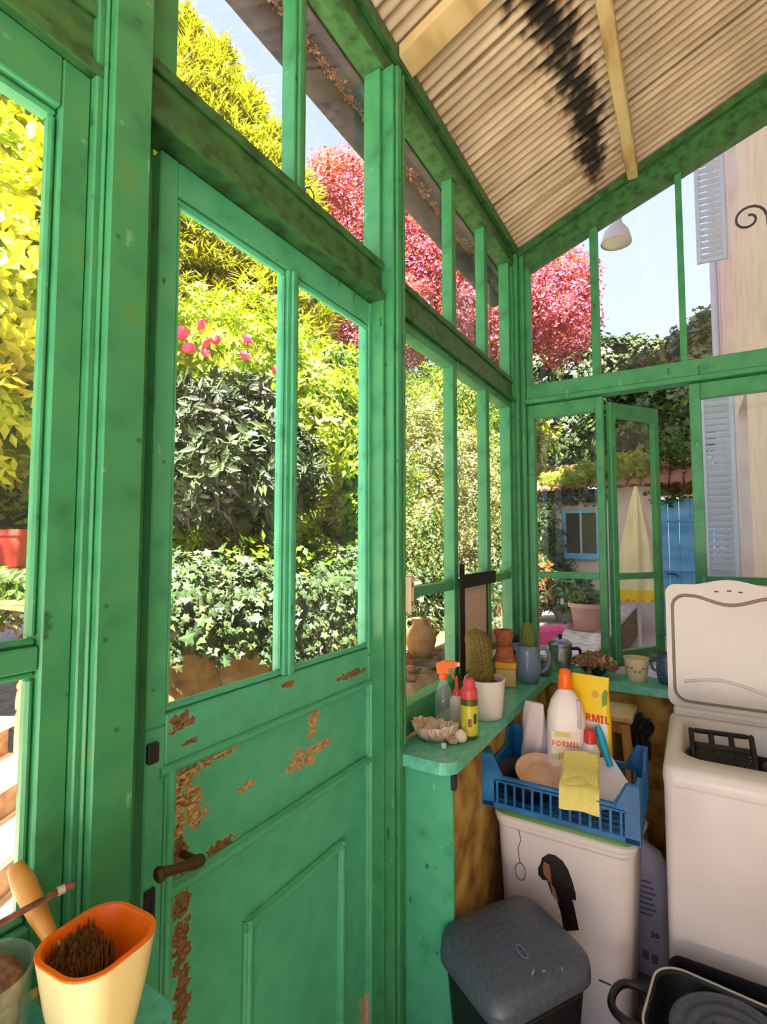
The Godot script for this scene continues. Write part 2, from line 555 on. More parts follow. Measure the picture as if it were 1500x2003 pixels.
func zpane(w: Node3D, y0: float, y1: float, z0: float, z1: float, m: Material = null) -> void:
	zbox(w, "pane", y0 - 0.006, y1 + 0.006, z0 - 0.006, z1 + 0.006, -0.034, -0.030, M.glass if m == null else m, 0.0)

# glazing beads round a light in the left wall
func zbeads(w: Node3D, y0: float, y1: float, z0: float, z1: float, x1 := -0.012, t := 0.011) -> void:
	zbox(w, "glazing_bead", y0, y0 + t, z0, z1, -0.028, x1, null, 0.004)
	zbox(w, "glazing_bead", y1 - t, y1, z0, z1, -0.028, x1, null, 0.004)
	zbox(w, "glazing_bead", y0 + t, y1 - t, z0, z0 + t, -0.028, x1, null, 0.004)
	zbox(w, "glazing_bead", y0 + t, y1 - t, z1 - t, z1, -0.028, x1, null, 0.004)

func left_wall() -> void:
	var w := setting("wall_left", "green painted timber posts and rails of the long glazed wall on low masonry", "wall")
	# posts
	zbox(w, "post", 0.0, 3.0, 0.441, 0.508, -0.07, 0.035)
	zbox(w, "cover_strip", 0.88, 3.0, 0.425, 0.4405, -0.02, 0.014)
	zbox(w, "cover_strip", 0.88, 3.0, 0.4345, 0.4408, 0.014, 0.022)
	zbox(w, "jamb", 0.0, 2.245, 0.5085, 0.5695, -0.07, -0.048)
	zbox(w, "post", 0.0, 3.0, 1.318, 1.386, -0.07, 0.040)
	zbox(w, "cover_strip", 0.0, 3.0, 1.328, 1.352, 0.0405, 0.052)
	zbox(w, "cover_strip", 0.9, 3.0, 1.366, 1.380, 0.0405, 0.049)
	zbox(w, "cover_strip", 0.0, 2.245, 1.3725 - 0.068, 1.317, -0.035, 0.012)
	zbox(w, "corner_post", 0.88, 3.08, 2.662, 2.79, -0.07, 0.030)
	zbox(w, "corner_post", 0.88, 3.08, 2.70, 2.79, 0.0305, 0.055)
	zbox(w, "cover_strip", 0.9, 2.98, 2.640, 2.6615, -0.03, 0.012)
	# rails
	for s in [[-1.4, 0.4405], [0.5085, 1.3175], [1.3865, 2.6615]]:
		zbox(w, "transom_rail", 2.262, 2.362, s[0], s[1], -0.06, 0.0, M.shadegreen)
		zbox(w, "transom_lip", 2.240, 2.2618, s[0], s[1], -0.05, 0.016, M.shadegreen)
		zbox(w, "transom_lip", 2.340, 2.362, s[0], s[1], 0.0005, 0.010, M.shadegreen)
	zbox(w, "wall_plate", 2.995, 3.085, -1.4, 2.79, -0.07, 0.012, M.shadegreen)
	zbox(w, "wall_plate", 3.055, 3.10, -1.4, 2.70, 0.0125, 0.034, M.shadegreen)
	# low masonry walls on both sides of the door
	zbox(w, "low_wall", 0.0, 0.845, -1.4, 0.4405, -0.09, 0.185, M.ochre, 0.004)
	zbox(w, "low_wall", 0.0, 0.845, 1.401, 2.79, -0.09, 0.185, M.ochre, 0.004)
	# painted end board below the sill
	zbox(w, "end_board", 0.0, 0.845, 1.386, 1.4008, 0.012, 0.192, M.litgreen)
	zbox(w, "end_board", 0.0, 0.845, 0.441, 0.4545, 0.0355, 0.185)
	var sl := trim_sill("trim_1", "teal painted window sill board crowded with bottles, pots and jugs")
	sill_board(sl, [Vector2(0.0125, -1.352), Vector2(0.208, -1.352), Vector2(0.208, -2.497), Vector2(0.69, -2.497), Vector2(1.9, -2.497), Vector2(1.9, -2.70), Vector2(0.058, -2.70), Vector2(0.0125, -2.66)], 1)
	var s2 := trim_sill("trim_2", "teal painted sill shelf holding the orange and cream pot")
	sill_board(s2, [Vector2(0.0125, 1.38), Vector2(0.0125, -0.4535), Vector2(0.0365, -0.4535), Vector2(0.0365, -0.478), Vector2(0.212, -0.478), Vector2(0.212, 1.38)], 4)
	# window beside the door
	var a := setting("window_1", "green framed fixed window beside the door post with a crossbar low down", "window", Vector3(0, 0.88, 0.0))
	zbox(a, "stile", 0.882, 2.239, 0.382, 0.4245)
	zbox(a, "stile", 0.882, 2.239, -0.60, -0.54)
	zbox(a, "stile", 0.882, 2.239, -1.39, -1.34)
	zbox(a, "top_rail", 2.160, 2.239, -0.54, 0.3818)
	zbox(a, "crossbar", 1.318, 1.352, -0.54, 0.3818, -0.05, -0.004)
	zbox(a, "bottom_rail", 0.882, 0.97, -0.54, 0.3818)
	zbox(a, "top_rail", 2.160, 2.239, -1.34, -0.6002)
	zbox(a, "bottom_rail", 0.882, 0.97, -1.34, -0.6002)
	zpane(a, 1.352, 2.160, -0.54, 0.3818)
	zpane(a, 0.97, 1.318, -0.54, 0.3818)
	zpane(a, 0.97, 2.160, -1.34, -0.6)
	zbeads(a, 1.352, 2.160, -0.54, 0.3818)
	zbeads(a, 0.97, 1.318, -0.54, 0.3818)
	# transom lights beside the door
	var b := setting("window_2", "green framed transom light high up beside the door post", "window", Vector3(0, 2.362, 0.0))
	zbox(b, "stile", 2.363, 2.994, 0.37, 0.4245)
	zbox(b, "stile", 2.363, 2.994, -1.39, -1.34)
	zbox(b, "mullion", 2.363, 2.994, -0.60, -0.55)
	zpane(b, 2.363, 2.994, -0.55, 0.37)
	zpane(b, 2.363, 2.994, -1.34, -0.60)
	# transom lights over the door
	var c := setting("window_3", "two pane transom light above the worn green door", "window", Vector3(0, 2.362, -0.9))
	zbox(c, "stile", 2.363, 2.994, 0.5085, 0.580)
	zbox(c, "stile", 2.363, 2.994, 1.303, 1.3175)
	zbox(c, "mullion", 2.363, 2.994, 0.914, 0.958, -0.05, -0.006)
	zbox(c, "mullion_fillet", 2.363, 2.994, 0.922, 0.940, -0.006, 0.004)
	zpane(c, 2.363, 2.994, 0.580, 0.914)
	zpane(c, 2.363, 2.994, 0.958, 1.303)
	# upper lights beyond the door
	var d := setting("window_4", "three pane upper light between the door post and the corner post", "window", Vector3(0, 2.362, -2.0))
	upper_bars(d, 2.363, 2.994, false)
	# lower lights beyond the door
	var e := setting("window_5", "tall three column window behind the sill with the cactus pot", "window", Vector3(0, 0.88, -2.0))
	upper_bars(e, 0.882, 2.239, true)
	var patch := add_mesh(e, "patch_sheet", box_mesh(Vector3(0.006, 0.375, 0.345), 0.002), M.card, Vector3(-0.014, 1.165 - 0.88, -2.085 + 2.0))
	patch.set_meta("label", "grey pink plastic sheet patching the low middle pane")
	var tp := add_mesh(e, "black_tape", box_mesh(Vector3(0.004, 0.45, 0.048), 0.001), M.blacktape, Vector3(0.0135, 1.19 - 0.88, -1.905 + 2.0))
	tp.set_meta("label", "black adhesive tape holding the patch")
	add_mesh(e, "black_tape", box_mesh(Vector3(0.004, 0.055, 0.42), 0.001), M.blacktape, Vector3(0.015, 1.345 - 0.88, -2.09 + 2.0))
	add_mesh(e, "black_tape", box_mesh(Vector3(0.004, 0.40, 0.022), 0.001), M.blacktape, Vector3(-0.008, 1.16 - 0.88, -2.255 + 2.0))

func upper_bars(w: Node3D, y0: float, y1: float, low: bool) -> void:
	zbox(w, "stile", y0, y1, 1.3865, 1.455)
	zbox(w, "stile", y0, y1, 2.600 if low else 2.612, 2.6395)
	zbox(w, "mullion", y0, y1, 1.872, 1.913, -0.05, -0.004)
	zbox(w, "mullion", y0, y1, 2.251, 2.297, -0.05, -0.004)
	var cols := [[1.455, 1.872], [1.913, 2.251], [2.297, 2.60 if low else 2.612]]
	for k in 3:
		var z0: float = cols[k][0]
		var z1: float = cols[k][1]
		if low:
			zbox(w, "top_rail", 2.205, 2.239, z0 + 0.0003, z1 - 0.0003)
			zbox(w, "crossbar", 1.315, 1.349, z0 + 0.0003, z1 - 0.0003, -0.05, -0.006)
			zbox(w, "bottom_rail", 0.882, 0.975, z0 + 0.0003, z1 - 0.0003)
			zpane(w, 1.349, 2.205, z0, z1, M.dirtyglass if k < 2 else M.glass)
			zpane(w, 0.975, 1.315, z0, z1)
		else:
			zpane(w, y0, y1, z0, z1)

func trim_sill(called: String, label: String) -> Node3D:
	return setting(called, label, "window sill", Vector3(0, 0.8455, 0))

# flat board from an outline in x, z with one rounded corner and a rounded edge
func sill_board(s: Node3D, pts: Array, corner: int) -> void:
	var out := PackedVector2Array()
	for i in pts.size():
		var p: Vector2 = pts[i]
		if i != corner:
			out.append(p)
			continue
		var a := (pts[(i - 1 + pts.size()) % pts.size()] - p as Vector2).normalized()
		var b := (pts[(i + 1) % pts.size()] - p as Vector2).normalized()
		var r := 0.05
		for k in 9:
			var t := PI / 2 * k / 8.0
			out.append(p + (a + b) * r - a * r * sin(t) - b * r * cos(t))
	var m := prism(out, 0.0345)
	var o := add_mesh(s, "board", m, M.sill, Vector3(0, 0.01725, 0))
	o.rotation_degrees.x = 90

func xbox(w: Node3D, called: String, x0: float, x1: float, y0: float, y1: float, z0 := -2.775, z1 := -2.72, m: Material = null, bevel := 0.0025) -> MeshInstance3D:
	return span(w, called, M.green if m == null else m, Vector3(x0, y0, z0), Vector3(x1, y1, z1), bevel)

func top_at(x: float) -> float:
	return 2.957 + 0.374 * x

func end_wall() -> void:
	var w := setting("wall_end", "green timber frame of the gabled end wall above ochre masonry", "wall")
	xbox(w, "transom_rail", 0.0555, 1.95, 2.262, 2.34, -2.79, -2.712)
	xbox(w, "transom_lip", 0.0555, 1.95, 2.237, 2.2617, -2.78, -2.700)
	xbox(w, "low_wall", 0.1855, 1.95, 0.0, 0.845, -2.80, -2.53, M.ochre, 0.004)
	var beam := PackedVector2Array([Vector2(-0.05, top_at(-0.05)), Vector2(1.95, top_at(1.95)), Vector2(1.95, 3.07 + 0.42 * 1.95), Vector2(-0.05, 3.07 - 0.021)])
	add_mesh(w, "gable_beam", prism(beam, 0.075), M.shadegreen, Vector3(0, 0, -2.752))
	var lip := PackedVector2Array([Vector2(0.03, 3.035 + 0.42 * 0.03), Vector2(1.95, 3.035 + 0.42 * 1.95), Vector2(1.95, 3.072 + 0.42 * 1.95), Vector2(0.03, 3.072 + 0.42 * 0.03)])
	add_mesh(w, "gable_moulding", prism(lip, 0.03), M.shadegreen, Vector3(0, 0, -2.699))
	# upper lights under the slope
	var u := setting("window_6", "gable window with sloping top and tall panes above the transom of the end wall", "window", Vector3(0.8, 2.34, -2.75))
	var bars := [[0.0555, 0.079], [0.389, 0.425], [0.775, 0.803], [1.22, 1.25], [1.66, 1.69], [1.92, 1.95]]
	for b in bars:
		var q := PackedVector2Array([Vector2(b[0], 2.3405), Vector2(b[1], 2.3405), Vector2(b[1], top_at(b[1]) - 0.0005), Vector2(b[0], top_at(b[0]) - 0.0005)])
		var o := add_mesh(u, "mullion", prism(q, 0.05), M.green, Vector3(-0.8, -2.34, 0.0))
	for k in bars.size() - 1:
		var x0: float = bars[k][1] - 0.003
		var x1: float = bars[k + 1][0] + 0.003
		var q := PackedVector2Array([Vector2(x0, 2.338), Vector2(x1, 2.338), Vector2(x1, top_at(x1) + 0.004), Vector2(x0, top_at(x0) + 0.004)])
		var gs := new_st()
		poly(gs, [Vector3(q[0].x, q[0].y, 0), Vector3(q[1].x, q[1].y, 0), Vector3(q[2].x, q[2].y, 0), Vector3(q[3].x, q[3].y, 0)], Vector3.BACK)
		add_mesh(u, "pane", gs.commit(), M.glass, Vector3(-0.8, -2.34, -0.008))
	# closed casement
	var f := setting("window_7", "closed narrow green casement next to the corner post", "window", Vector3(0.24, 0.88, -2.75))
	casement(f, Vector3(0.24, 0.88, -2.75), 0.0555, 0.433, 2.232)
	# casement swung outward
	var g := setting("window_8", "narrow green casement standing open towards the garden", "window", Vector3(0.452, 0.897, -2.752))
	g.rotation_degrees.y = 55
	casement(g, Vector3.ZERO, 0.0, 0.345, 2.20 - 0.897, -0.015, 0.015)
	# casement by the house
	var h := setting("window_9", "green casement next to the house wall behind the raised washer lid", "window", Vector3(1.1, 0.88, -2.75))
	casement(h, Vector3(1.1, 0.88, -2.75), 0.803, 1.34, 2.232)
	casement(h, Vector3(1.1, 0.88, -2.75), 1.345, 1.94, 2.232)

func casement(w: Node3D, off: Vector3, x0: float, x1: float, y1: float, z0 := -2.772, z1 := -2.728) -> void:
	var y0 := off.y + 0.002
	var loc := off == Vector3.ZERO
	var s := 0.046 if x0 > 0.7 else 0.036
	if loc:
		y0 = 0.0
	var mk := func(called: String, a0: float, a1: float, b0: float, b1: float, d0: float, d1: float, m: Material) -> void:
		var c := Vector3((a0 + a1) / 2, (b0 + b1) / 2, (d0 + d1) / 2) - off
		var sz := Vector3(a1 - a0, b1 - b0, d1 - d0)
		add_mesh(w, called, sheet_mesh(sz) if called == "pane" else box_mesh(sz, 0.0025), m, c)
	var bar := (1.316 - 0.897) if loc else 1.316
	var base := 0.075 if loc else 0.03
	mk.call("stile", x0, x0 + s, y0, y1, z0, z1, M.green)
	mk.call("stile", x1 - s, x1, y0, y1, z0, z1, M.green)
	mk.call("top_rail", x0 + s, x1 - s, y1 - 0.072, y1, z0, z1, M.green)
	mk.call("bottom_rail", x0 + s, x1 - s, y0, y0 + base, z0, z1, M.green)
	mk.call("crossbar", x0 + s, x1 - s, bar, bar + 0.032, z0 + 0.004, z1 - 0.004, M.green)
	var zm := (z0 + z1) / 2 - 0.004
	mk.call("pane", x0 + s - 0.004, x1 - s + 0.004, y0 + base - 0.004, bar + 0.003, zm - 0.002, zm + 0.002, M.glass)
	mk.call("pane", x0 + s - 0.004, x1 - s + 0.004, bar + 0.029, y1 - 0.068, zm - 0.002, zm + 0.002, M.glass)

# ---------------------------------------------------------------- the worn door
# bare and peeled places: [along the door, height, half length, half height], in metres
const PEELS := [[0.659, 1.055, 0.031, 0.028], [0.661, 1.007, 0.036, 0.042], [0.693, 0.970, 0.027, 0.019], [0.647, 0.953, 0.016, 0.028], [0.652, 0.905, 0.018, 0.037], [0.694, 1.065, 0.051, 0.012], [0.751, 1.067, 0.047, 0.007], [0.641, 1.168, 0.030, 0.017], [0.665, 1.121, 0.017, 0.006], [1.052, 1.059, 0.023, 0.025], [1.046, 1.022, 0.021, 0.023], [1.076, 0.975, 0.058, 0.013], [1.011, 0.960, 0.070, 0.015], [0.988, 0.982, 0.027, 0.017], [0.821, 0.977, 0.031, 0.008], [1.209, 1.132, 0.091, 0.010], [1.297, 0.160, 0.044, 0.062], [0.944, 1.166, 0.026, 0.008], [0.662, 0.818, 0.020, 0.037], [0.661, 0.755, 0.020, 0.064], [0.664, 0.654, 0.020, 0.082], [0.664, 0.5, 0.02, 0.12], [0.66, 0.3, 0.02, 0.16], [0.755, 0.887, 0.042, 0.012]]

func door_texture() -> StandardMaterial3D:
	# covers 0.55 to 1.35 m along the door and 0 to 1.2 m of its height
	var wpx := 800
	var hpx := 1200
	var rag := noise(71, 0.035, 4)
	var fine := noise(72, 0.12, 3)
	var tone := noise(73, 0.012, 4)
	var comb := noise(74, 0.06, 3)
	var data := PackedByteArray()
	data.resize(wpx * hpx * 3)
	# coarse lookup of which peels are near a cell
	var i := 0
	for py in hpx:
		var y := 1.2 - 1.2 * (py + 0.5) / hpx
		var near := []
		for p in PEELS:
			if absf(y - p[1]) < p[3] * 2.2:
				near.append(p)
		for px in wpx:
			var s := 0.55 + 0.8 * (px + 0.5) / wpx
			var bare := -9.0
			for p in near:
				var dx: float = (s - p[0]) / p[2]
				var dy: float = (y - p[1]) / p[3]
				bare = maxf(bare, 1.0 - sqrt(dx * dx + dy * dy))
			var c: Color
			var t := tone.get_noise_2d(px, py)
			var ff := fine.get_noise_2d(px * 0.35, py)
			c = Color(0.30, 0.675, 0.52).lerp(Color(0.345, 0.73, 0.56), clampf(0.5 + t + ff * 0.35, 0, 1))
			if ff > 0.46:
				c = c.lerp(Color(0.50, 0.62, 0.50), 0.35)
			if bare > -1.2:
				var e := bare + rag.get_noise_2d(px, py) * 0.9 + ff * 0.25
				if e > 0.12:
					# combed bare wood with slanting ridges
					var st := sin((px * 0.5 + py * 1.1) * 0.30 + comb.get_noise_2d(px * 0.6, py * 0.6) * 7.0)
					var k := clampf(0.62 + 0.26 * st + ff * 0.7 + rag.get_noise_2d(px * 3.0, py * 3.0) * 0.35, 0, 1)
					c = Color(0.34, 0.23, 0.12).lerp(Color(0.83, 0.70, 0.50), k)
					if e < 0.42:
						c = c.lerp(Color(0.72, 0.47, 0.15), clampf((0.42 - e) * 3.2, 0, 0.8))
					if s > 0.9 and s < 1.2:
						c = c.lerp(Color(0.80, 0.62, 0.42), 0.35)
					if y > 1.09 or (y < 0.95 and s < 0.8):
						c = c.lerp(Color(0.30, 0.19, 0.08), 0.5)
					if y < 0.3 and s > 1.2:
						c = c.lerp(Color(0.80, 0.68, 0.58), 0.7)
				elif e > -0.30:
					c = c.lerp(Color(0.56, 0.74, 0.60), clampf((e + 0.30) * 1.3, 0, 0.45))
			data[i] = c.r8
			data[i + 1] = c.g8
			data[i + 2] = c.b8
			i += 3
	var m := mat("worn green door paint", Color.WHITE, 0.45)
	m.albedo_texture = ImageTexture.create_from_image(Image.create_from_data(wpx, hpx, false, Image.FORMAT_RGB8, data))
	var bump := grain(75, 0.03, 4, [[0.0, Color.BLACK], [1.0, Color.WHITE]])
	m.heightmap_enabled = true
	m.heightmap_texture = bump
	m.heightmap_scale = 0.15
	return m

# a box whose paint is laid on flat from the room's side
func dbox(w: Node3D, called: String, m: Material, y0: float, y1: float, z0: float, z1: float, x0 := -0.07, x1 := -0.03, bevel := 0.003) -> MeshInstance3D:
	var src := box_mesh(Vector3(x1 - x0, y1 - y0, z1 - z0), bevel)
	var arr := src.surface_get_arrays(0)
	var vs: PackedVector3Array = arr[Mesh.ARRAY_VERTEX]
	var at := Vector3((x0 + x1) / 2, (y0 + y1) / 2, -(z0 + z1) / 2)
	var uv := PackedVector2Array()
	for v in vs:
		var p := v + at
		uv.append(Vector2((-p.z - 0.55) / 0.8, 1.0 - p.y / 1.2))
	arr[Mesh.ARRAY_TEX_UV] = uv
	var am := ArrayMesh.new()
	am.add_surface_from_arrays(Mesh.PRIMITIVE_TRIANGLES, arr)
	return add_mesh(w, called, am, m, at - w.position)

func door() -> void:
	var worn := door_texture()
	var d := setting("door_1", "worn green half glazed garden door with peeling paint and a brass lever handle", "door", Vector3(0, 0.01, -0.94))
	zbox(d, "stile", 1.17, 2.236, 0.572, 0.6115, -0.07, -0.03, M.litgreen)
	zbox(d, "stile", 1.17, 2.236, 1.290, 1.3125, -0.07, -0.03, M.litgreen)
	dbox(d, "stile", worn, 0.01, 1.1695, 0.572, 0.6115)
	dbox(d, "stile", worn, 0.01, 1.1695, 1.290, 1.3125)
	zbox(d, "top_rail", 2.168, 2.236, 0.612, 1.2895, -0.07, -0.03, M.litgreen)
	zbox(d, "mullion", 1.1885, 2.1675, 0.921, 0.962, -0.065, -0.028, M.litgreen)
	zbox(d, "mullion_fillet", 1.1885, 2.1675, 0.932, 0.948, -0.028, -0.020, M.litgreen)
	dbox(d, "lock_rail", worn, 1.096, 1.1885, 0.612, 1.2895)
	dbox(d, "upper_panel", worn, 0.860, 1.0955, 0.612, 1.2895, -0.07, -0.040)
	dbox(d, "lower_panel", worn, 0.10, 0.8595, 0.612, 1.2895, -0.07, -0.040)
	dbox(d, "bottom_rail", worn, 0.01, 0.0995, 0.612, 1.2895)
	zpane2(d, 1.189, 2.168, 0.6115, 0.921)
	zpane2(d, 1.189, 2.168, 0.962, 1.290)
	for s in [[0.6118, 0.9208], [0.9622, 1.2898]]:
		var zz0: float = s[0]
		var zz1: float = s[1]
		zbox(d, "glazing_bead", 1.189, 1.203, zz0, zz1, -0.050, -0.034, M.litgreen, 0.005)
		zbox(d, "glazing_bead", 2.154, 2.168, zz0, zz1, -0.050, -0.034, M.litgreen, 0.005)
		zbox(d, "glazing_bead", 1.2035, 2.1535, zz0, zz0 + 0.010, -0.050, -0.034, M.litgreen, 0.004)
		zbox(d, "glazing_bead", 1.2035, 2.1535, zz1 - 0.010, zz1, -0.050, -0.034, M.litgreen, 0.004)
	# applied mouldings with a rounded profile
	moulding(d, Vector3(-0.034, 1.088, -0.612), Vector3(-0.034, 1.088, -1.312), 0.012)
	moulding(d, Vector3(-0.034, 0.866, -0.636), Vector3(-0.034, 0.866, -1.312), 0.012)
	moulding(d, Vector3(-0.034, 1.078, -0.625), Vector3(-0.034, 0.03, -0.625), 0.0115)
	moulding(d, Vector3(-0.034, 1.078, -1.304), Vector3(-0.034, 0.03, -1.304), 0.010)
	moulding(d, Vector3(-0.035, 0.690, -0.828), Vector3(-0.035, 0.690, -1.165), 0.012)
	moulding(d, Vector3(-0.035, 0.690, -0.828), Vector3(-0.035, 0.17, -0.828), 0.012)
	moulding(d, Vector3(-0.035, 0.690, -1.165), Vector3(-0.035, 0.245, -1.165), 0.012)
	moulding(d, Vector3(-0.035, 0.245, -1.165), Vector3(-0.035, 0.17, -1.08), 0.012)
	moulding(d, Vector3(-0.035, 0.17, -1.08), Vector3(-0.035, 0.17, -0.828), 0.012)
	# lever handle: rosette, neck and a swelling wooden-brown lever
	var h := add_mesh(d, "handle", tube([Vector3(0.022, 0.948, -0.573), Vector3(0.026, 0.945, -0.59), Vector3(0.026, 0.938, -0.615), Vector3(0.022, 0.931, -0.635), Vector3(0.018, 0.926, -0.652), Vector3(0.014, 0.923, -0.660)], [0.010, 0.0075, 0.008, 0.011, 0.0115, 0.008], 12), M.brass, -d.position)
	h.set_meta("label", "tarnished brass lever handle")
	add_mesh(h, "neck", tube([Vector3(-0.03, 0.924, -0.652), Vector3(0.016, 0.925, -0.652)], 0.007, 10), M.brass)
	add_mesh(h, "end_knob", lathe([[0.008, -0.005], [0.0125, 0.0], [0.0125, 0.005], [0.007, 0.009]], 14), M.brass, Vector3(0.022, 0.948, -0.570)).rotation_degrees.x = 90
	var kp := add_mesh(d, "keyhole_plate", box_mesh(Vector3(0.006, 0.06, 0.022), 0.003), M.darkiron, Vector3(-0.027, 0.868, -0.585) - d.position)
	add_mesh(kp, "keyhole", box_mesh(Vector3(0.002, 0.02, 0.006), 0.001), M.black, Vector3(0.0035, 0, 0))
	add_mesh(d, "latch_keep", box_mesh(Vector3(0.012, 0.035, 0.022), 0.003), M.darkiron, Vector3(-0.026, 1.13, -0.583) - d.position)

func zpane2(w: Node3D, y0: float, y1: float, z0: float, z1: float) -> void:
	zbox(w, "pane", y0 - 0.005, y1 + 0.005, z0 - 0.005, z1 + 0.005, -0.054, -0.0505, M.glass, 0.0)

func moulding(d: Node3D, a: Vector3, b: Vector3, r: float) -> void:
	# half round bead with side quirks, from a to b on the face of the door
	var t := (b - a).normalized()
	var side := t.cross(Vector3.RIGHT).normalized()
	var prof := []
	for k in 9:
		var an := PI * k / 8.0
		prof.append(Vector2(cos(an) * r * 0.75, sin(an) * r * 0.8 + 0.002))
	prof.push_front(Vector2(r, 0.002))
	prof.push_front(Vector2(r, -0.008))
	prof.append(Vector2(-r, 0.002))
	prof.append(Vector2(-r, -0.008))
	var rings := []
	for e in [a - t * r * 0.9, b + t * r * 0.9]:
		var ring := PackedVector3Array()
		for q in prof:
			ring.append(e + side * q.x + Vector3.RIGHT * q.y)
		rings.append(ring)
	add_mesh(d, "moulding", loft(rings, true, true), M.litgreen, -d.position)

# ---------------------------------------------------------------- roof
func roof_texture() -> StandardMaterial3D:
	# x from -0.3 to 2.1 across, z from -3.0 to 2.6 down
	var wpx := 640
	var hpx := 1400
	var cloud := noise(81, 0.012, 4)
	var streak := noise(82, 0.03, 4)
	var mould := noise(83, 0.05, 3)
	var data := PackedByteArray()
	data.resize(wpx * hpx * 3)
	var i := 0
	for py in hpx:
		var z := -3.0 + 5.6 * (py + 0.5) / hpx
		for px in wpx:
			var x := -0.3 + 2.4 * (px + 0.5) / wpx
			var c := Color(0.70, 0.62, 0.52).lerp(Color(0.80, 0.72, 0.61), clampf(0.5 + cloud.get_noise_2d(px, py) * 0.9, 0, 1))
			var s := streak.get_noise_2d(px * 0.12, py * 1.6)
			if s > 0.15:
				c = c.lerp(Color(0.46, 0.33, 0.20), clampf((s - 0.15) * 1.2, 0, 0.35) * clampf(1.1 - absf(x - 0.35) * 0.9, 0.15, 1))
			# black mould along the purlin, drawn out along the ridges
			if z < -0.9:
				var mid := 0.45 + 0.02 * sin(z * 5.0)
				var wide := 0.085 - 0.025 * clampf((-z - 1.7) / 1.0, -0.6, 1)
				var dd := 1.0 - absf(x - mid) / wide
				var e := dd + mould.get_noise_2d(px * 0.5, py * 1.1) * 0.75 + mould.get_noise_2d(px * 1.4 + 400, py * 1.4) * 0.55
				e += 0.25 * sin((z + 2.98) / 0.042 * TAU)
				if z < -2.5:
					e -= (-2.5 - z) * 4.0
				if e > -0.25:
					c = c.lerp(Color(0.30, 0.22, 0.12), clampf((e + 0.25) * 1.0, 0, 0.5))
				if e > 0.2:
					c = c.lerp(Color(0.07, 0.055, 0.03), clampf((e - 0.2) * 1.7, 0, 0.93))
			data[i] = c.r8
			data[i + 1] = c.g8
			data[i + 2] = c.b8
			i += 3
	var m := mat("stained corrugated sheet", Color.WHITE, 0.85)
	m.albedo_texture = ImageTexture.create_from_image(Image.create_from_data(wpx, hpx, false, Image.FORMAT_RGB8, data))
	return m

